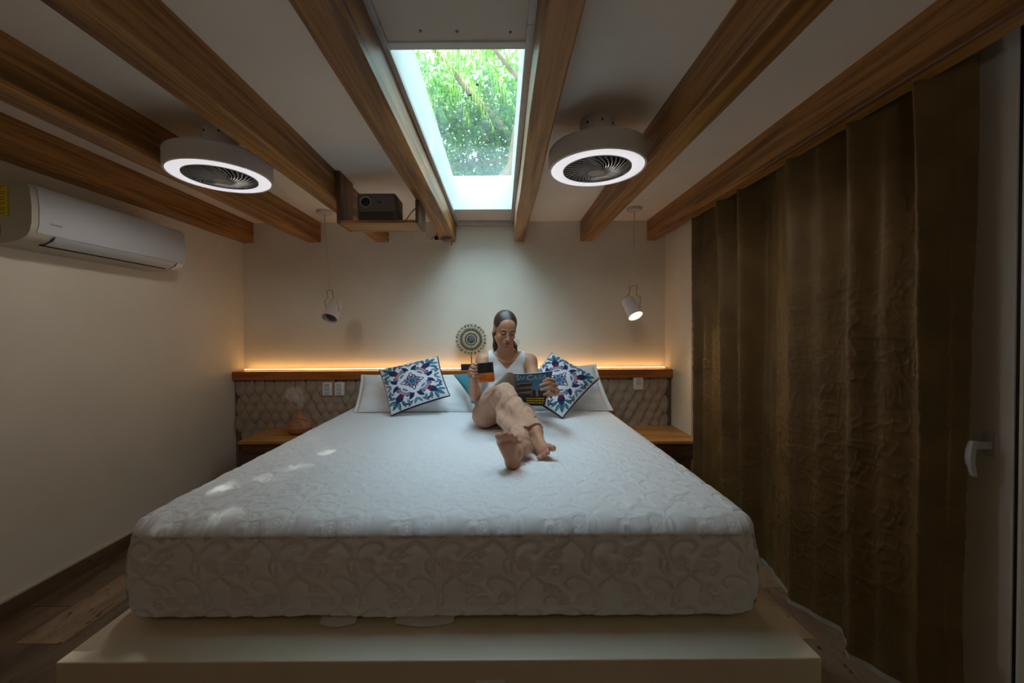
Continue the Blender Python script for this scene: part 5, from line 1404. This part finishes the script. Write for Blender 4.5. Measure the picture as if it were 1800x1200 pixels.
# tank top: the trunk a little larger, cut at neckline, armholes and hem
Tk = Field((-0.24, 2.36, 0.70), (0.32, 2.80, 1.16), 0.0026)
trunk(Tk, 0.009)
for sg, sh in ((-1, shR), (1, shL)): Tk.cap(neck0 + V3((0, 0.02, 0.01)), sh * 0.6 + neck0 * 0.4 + V3((0, 0.015, 0.012)), 0.043, 0.038, 0.03)
Tk.ell((0.03, 2.59, 0.82), (0.140, 0.115, 0.11), 0.05)
x, y, z = Tk.grid()
dxn = x - (xc + 0.004); ax_ = np.abs(dxn)
neck = z - (1.000 + 1.22 * np.clip(ax_ - 0.006, 0, None))           # V neckline in front
neck = np.where(y < 2.63, neck, z - (1.04 + 0.8 * ax_))
Tk.clip(np.maximum(np.where(ax_ < 0.094, neck, -1) + 0 * y, Tk.S * 0 - 1)); Tk.clip(z - 1.20 + 0 * x + 0 * y)
arm = np.where(z > 0.985, ax_ - 0.119 - 0.16 * np.clip(1.06 - z, 0, 1), -1) + 0 * y
Tk.clip(arm)
Tk.clip((0.735 - z) + 0 * x + 0 * y)
co, F = Tk.mesh('tank_top', 1)
vn = vnormals(co, F)
rb = 0.0016 * wn2(co[:, 0] * 28, co[:, 2] * 22 + co[:, 1] * 12, 44, 3); co = co + vn * rb[:, None]
M['tank'] = plain('tank_knit', (0.70, 0.72, 0.73), 0.85, bump=0.5, bscale=420, spec=0.2)
link('tank_top', skin_mesh('tank_top', co, F), M['tank'], person)['label'] = 'white ribbed V-neck tank top'

# trousers: wide soft legs
Tr = Field((-0.26, 1.66, 0.655), (0.32, 2.78, 1.02), 0.003)
Tr.ell(pelv + V3((0, 0, 0.0)), (0.172, 0.125, 0.105), 0.03)
Tr.ell(V3(at(853, 728, 2.43)), (0.085, 0.125, 0.080), 0.04)
Tr.ell((0.120, 2.47, 0.745), (0.085, 0.12, 0.080), 0.04)
Tr.chain([hipR + V3((-0.02, -0.02, 0.0)), hipR * 0.5 + knR * 0.5 + V3((-0.022, 0, -0.002)), knR], [0.098, 0.086, 0.062], 0.03)
Tr.chain([knR, knR * 0.55 + anR * 0.45 + V3((-0.006, 0, -0.012)), anR * 1.02 - knR * 0.02 + V3((-0.006, 0.008, 0))], [0.056, 0.055, 0.050], 0.012)
Tr.cap(V3(at(882, 705, 2.22)), V3(at(886, 735, 2.12)), 0.038, 0.044, 0.02)         # cloth hanging below the knee
Tr.cap(V3(at(886, 737, 2.10)), V3(at(904, 754, 2.00)), 0.044, 0.042, 0.02)
Tr.chain([hipL, knL + V3((0.004, 0, 0)), knL * 0.45 + anL * 0.55 + V3((0.006, 0, 0.004))], [0.085, 0.056, 0.045], 0.02)
Tr.cap(V3(at(936, 742, 2.16)), V3(at(938, 757, 2.06)), 0.026, 0.020, 0.02)
Tr.chain([knL * 0.45 + anL * 0.55, V3(at(912, 776, 1.80)), V3(at(918, 786, 1.775))], [0.048, 0.045, 0.036], 0.02)
Tr.chain([V3(at(915, 778, 1.80)), V3(at(927, 789, 1.80))], [0.034, 0.022], 0.02)
# keep the feet out of the cloth: open the hems
hx = anR - knR; hx /= np.linalg.norm(hx); x, y, z = Tr.grid()
pR_ = anR * 0.97 + knR * 0.03
dR = (x - pR_[0]) * hx[0] + (y - pR_[1]) * hx[1] + (z - pR_[2]) * hx[2]
near = np.sqrt((x - anR[0]) ** 2 + (y - anR[1]) ** 2 + (z - anR[2]) ** 2) - 0.085
Tr.clip(-np.maximum(-dR, near))
hxL = anL - knL; hxL /= np.linalg.norm(hxL); pL_ = V3(at(906, 784, 1.755))
dL = (x - pL_[0]) * hxL[0] + (y - pL_[1]) * hxL[1] * 1.0 + (z - pL_[2]) * hxL[2]
nearL = np.sqrt((x - anL[0]) ** 2 + (y - anL[1]) ** 2 + (z - anL[2]) ** 2) - 0.10
Tr.clip(-np.maximum(-(dL - 0.012), nearL))
Tr.clip((BZ + 0.001 - z) + 0 * x + 0 * y); Tr.clip((z - 0.99) + 0 * x + 0 * y)
co, F = Tr.mesh('trousers', 1)
vn = vnormals(co, F)
ax1 = hx; t1 = (co - knR) @ ax1; rad1 = co - knR - t1[:, None] * ax1; ph = np.arctan2(rad1[:, 0], rad1[:, 2])
w_shin = np.clip(1 - np.abs(np.linalg.norm(rad1, axis=1) - 0.055) / 0.05, 0, 1) * (t1 > -0.03)
wrk = 0.0046 * wn2(t1 * 62 + ph * 2.2, ph * 3, 61, 3) * w_shin + 0.0034 * wn2(co[:, 0] * 40 + co[:, 2] * 12, co[:, 1] * 16 + co[:, 2] * 26, 62, 4)
fl1 = wn2(co[:, 0] * 26 - co[:, 2] * 10, co[:, 1] * 12 + co[:, 2] * 20, 66, 2); wrk += -0.0034 * np.exp(-(fl1 / 0.18) ** 2)
bunch = g3 = np.exp(-((co - V3(at(915, 772, 1.85))) ** 2).sum(1) / 0.06 ** 2)
wrk += 0.0060 * bunch * np.sin((co[:, 1] * 0.6 + co[:, 2] * 1.0 + co[:, 0] * 0.5) * 210 + 2 * wn2(co[:, 0] * 30, co[:, 2] * 30, 8, 2))
kneef = np.exp(-((co - V3(at(878, 715, 2.2))) ** 2).sum(1) / 0.07 ** 2)
wrk += 0.0032 * kneef * np.sin((co[:, 0] * 1.0 + co[:, 2] * 0.5) * 170 + 2 * wn2(co[:, 1] * 20, co[:, 2] * 30, 9, 2))
co = co + vn * wrk[:, None]; co[:, 2] = np.maximum(co[:, 2], BZ + 0.001)
M['linen'] = plain('beige_linen', (0.54, 0.31, 0.21), 0.85, var=0.05, scale=60, bump=0.8, bscale=240, spec=0.2, sheen=0.2)
link('trousers', skin_mesh('trousers', co, F), M['linen'], person)['label'] = 'loose beige linen trousers'

# ------------------------------------------------------------------ mug in her right hand
mg = thing('mug', 'orange and black metal mug held in the woman\'s right hand', 'mug', tuple(mugc))
Mm = Matrix.Translation(mugc) @ Euler((R(-6), R(-5), 0)).to_matrix().to_4x4()
M['orange'] = plain('orange_enamel', (0.62, 0.155, 0.012), 0.35, var=0.12, scale=30); M['blackmug'] = plain('black_enamel', (0.012, 0.012, 0.014), 0.3)
bm = bmesh.new(); lathe(bm, [(0, -0.054), (0.042, -0.054), (0.0455, -0.049), (0.0455, -0.002)], 40, Mm); build('lower_body', bm, M['orange'], mg, smooth=True)['label'] = 'orange lower half'
bm = bmesh.new(); lathe(bm, [(0.0457, -0.002), (0.0457, 0.052), (0.0450, 0.054), (0.0435, 0.052), (0.0435, -0.045), (0, -0.047)], 40, Mm); build('upper_band', bm, M['blackmug'], mg, smooth=True)['label'] = 'black upper half'
bm = bmesh.new(); tube(bm, [Mm @ Vector(p) for p in ((-0.044, 0.004, 0.030), (-0.062, 0.006, 0.030), (-0.071, 0.007, 0.012), (-0.070, 0.007, -0.014), (-0.060, 0.006, -0.028), (-0.044, 0.004, -0.028))], 0.0035, 8); build('handle', bm, M['blackmug'], mg, smooth=True)
bm = bmesh.new()
for (a_, z_, s_) in ((-110, -0.020, 0.004), (-112, -0.026, 0.003), (-124, -0.030, 0.0045), (-98, -0.036, 0.003), (-130, -0.040, 0.005), (-106, -0.014, 0.003), (-86, -0.018, 0.0025), (-95, -0.025, 0.0035), (-75, -0.040, 0.003), (-138, -0.030, 0.003)):
    a = R(a_); p = Mm @ Vector((0.0458 * math.cos(a), 0.0458 * math.sin(a), z_)); nrm_ = (Mm.to_3x3() @ Vector((math.cos(a), math.sin(a), 0)))
    lathe(bm, [(s_, -0.0004), (s_ * 0.9, 0.0004), (0, 0.0005)], 6, place(p, nrm_))
o = build('printed_mark', bm, plain('mug_print', (0.10, 0.02, 0.01), 0.5), mg); o['kind'] = 'stuff'

# ------------------------------------------------------------------ magazine
mz = thing('magazine', 'open magazine with a blue SU CASA cover held in the woman\'s left hand', 'magazine', tuple(at(935, 684, 2.24)))
TL, TRc, BRc, BL = [V3(at(*p)) for p in ((904, 657.5, 2.270), (971.5, 652.5, 2.190), (957, 714, 2.270), (908.5, 710, 2.350))]
nc = 64
u = np.linspace(0, 1, nc); U, V = np.meshgrid(u, u, indexing='ij')     # U: spine -> outer edge, V: top -> bottom
Pm = (TL * (1 - U)[..., None] * (1 - V)[..., None] + TRc * U[..., None] * (1 - V)[..., None] + BRc * (U * V)[..., None] + BL * ((1 - U) * V)[..., None])
nm = np.cross(TRc - TL, BL - TL); nm /= np.linalg.norm(nm)
if nm[1] > 0: nm = -nm
Pm = Pm + nm * (0.010 * np.sin(np.pi * U) * (1 - 0.3 * V))[..., None]
def cover_art(U, V):
    c = np.ones(U.shape + (3,)) * V3((0.020, 0.120, 0.235)); c += (np.clip(V * 1.2, 0, 1)[..., None]) * V3((0.07, 0.16, 0.20)) * (U > 0.3)[..., None]
    bl = (V > 0.22 + 0.25 * np.clip(0.28 - U, 0, 1)) & (U < 0.50) & (U > 0.02)
    st = 0.5 + 0.5 * np.sin((V + 0.15 * U) * 42); c[bl] = (V3((0.055, 0.045, 0.035)) + st[..., None] ** 3 * V3((0.16, 0.13, 0.10)))[bl]
    c[bl & (((V * 6.0) % 1) < 0.22) & (U > 0.14)] = (0.012, 0.011, 0.012)
    rt = (V > 0.42 + 0.55 * np.abs(U - 0.66)) & (U > 0.52) & (V > 0.42); c[rt & (V > 0.5)] = (0.025, 0.024, 0.028)
    c[rt & (np.abs(U - 0.66 - (V - 0.5) * 0.15) < 0.03) & (V > 0.48)] = (0.20, 0.20, 0.22)
    pool = ((U - 0.20) / 0.17) ** 2 + ((V - 0.80) / 0.16) ** 2 < 1; c[pool] = (0.012, 0.028, 0.075)
    c[(V > 0.70) & (U > 0.30)] = (0.014, 0.016, 0.018)
    c[(V < 0.03)] = (0.03, 0.04, 0.08)
    return c * 1.45
me = grid_mesh('front_cover', Pm[..., 0], Pm[..., 1], Pm[..., 2], cover_art(U, V))
M['cover'] = vcol_mat('magazine_cover', rough=0.32, spec=0.5)
fc = link('front_cover', me, M['cover'], mz); fc['label'] = 'blue cover reading SU CASA'
# page block just behind the cover
Pb = Pm - nm * 0.003
me = grid_mesh('page_block', Pb[..., 0], Pb[..., 1], Pb[..., 2]); M['paper'] = plain('paper', (0.62, 0.62, 0.60), 0.6); pb = link('page_block', me, M['paper'], mz)
sol = pb.modifiers.new('thick', 'SOLIDIFY'); sol.thickness = 0.0035; sol.offset = 0
# lettering, laid on the curved cover
def on_cover(body, size, u0, v0, mat, squash=1.0, spacing=1.0, wide=1.0):
    c = bpy.data.curves.new('t', 'FONT'); c.body = body; c.size = 1.0; c.space_character = spacing
    tmp = bpy.data.objects.new('tmp_text', c); COL.objects.link(tmp); dg = bpy.context.evaluated_depsgraph_get(); me = bpy.data.meshes.new_from_object(tmp.evaluated_get(dg)); bpy.data.objects.remove(tmp)
    a = np.zeros(len(me.vertices) * 3, np.float32); me.vertices.foreach_get('co', a); a = a.reshape(-1, 3)
    uu = u0 + a[:, 0] * size * wide; vv = v0 - a[:, 1] * size * squash
    w = lambda p, q: (TL * (1 - p)[:, None] * (1 - q)[:, None] + TRc * p[:, None] * (1 - q)[:, None] + BRc * (p * q)[:, None] + BL * ((1 - p) * q)[:, None]) + nm * (0.010 * np.sin(np.pi * p) * (1 - 0.3 * q) + 0.0009)[:, None]
    me.vertices.foreach_set('co', w(uu, vv).astype(np.float32).ravel()); me.update()
    return link('lettering', me, mat, fc)
M['letter'] = plain('letter_pale', (0.55, 0.72, 0.80), 0.5); M['lettery'] = plain('letter_yellow', (0.62, 0.50, 0.04), 0.5)
on_cover('S', 0.25, 0.03, 0.195, M['letter'], 0.92); on_cover('U', 0.17, 0.155, 0.165, M['letter'], 0.9); on_cover('C', 0.25, 0.335, 0.195, M['letter'], 0.92); on_cover('ASA', 0.19, 0.515, 0.190, M['letter'], 0.95, 1.12)
# rows of tiny yellow print, too small to read
bars = []
for k in range(3):
    p = 0.34 + 0.015 * k; rr3 = random.Random(k + 4)
    while p < 0.93:
        wd = rr3.uniform(0.03, 0.10); bars.append((p, min(p + wd, 0.95), 0.752 + 0.070 * k, 0.785 + 0.070 * k)); p += wd + 0.018
bm = bmesh.new()
def cov(p, q): return Vector(tuple(TL * (1 - p) * (1 - q) + TRc * p * (1 - q) + BRc * p * q + BL * (1 - p) * q + nm * (0.010 * math.sin(math.pi * p) * (1 - 0.3 * q) + 0.0008)))
for p0, p1, q0, q1 in bars:
    bm.faces.new([bm.verts.new(cov(a_, b_)) for a_, b_ in ((p0, q0), (p1, q0), (p1, q1), (p0, q1))])
build('small_print', bm, M['lettery'], fc)['kind'] = 'stuff'
# the other half, bending back over her lap
TO, BO = V3(at(882, 664, 2.44)), V3(at(846, 697, 2.42))
Pl = (TL * (1 - U)[..., None] * (1 - V)[..., None] + TO * U[..., None] * (1 - V)[..., None] + BO * (U * V)[..., None] + (BL + V3((0, 0.02, 0.02))) * ((1 - U) * V)[..., None])
Pl[..., 2] += 0.022 * np.sin(np.pi * U) * (1 - 0.2 * V) + 0.03 * np.sin(np.pi * U) * V; Pl[..., 1] -= 0.010 * np.sin(np.pi * U)
cb = np.ones(U.shape + (3,)) * V3((0.20, 0.17, 0.13)); stp = 0.5 + 0.5 * np.sin(U * 60 + V * 12); cb += stp[..., None] * 0.035; cb[(U > 0.97)] = (0.55, 0.55, 0.53)
me = grid_mesh('back_cover', Pl[..., 0], Pl[..., 1], Pl[..., 2], cb); bc = link('back_cover', me, M['cover'], mz); bc['label'] = 'greyish back cover bending over her lap'
s2 = bc.modifiers.new('thick', 'SOLIDIFY'); s2.thickness = 0.004; s2.offset = 0
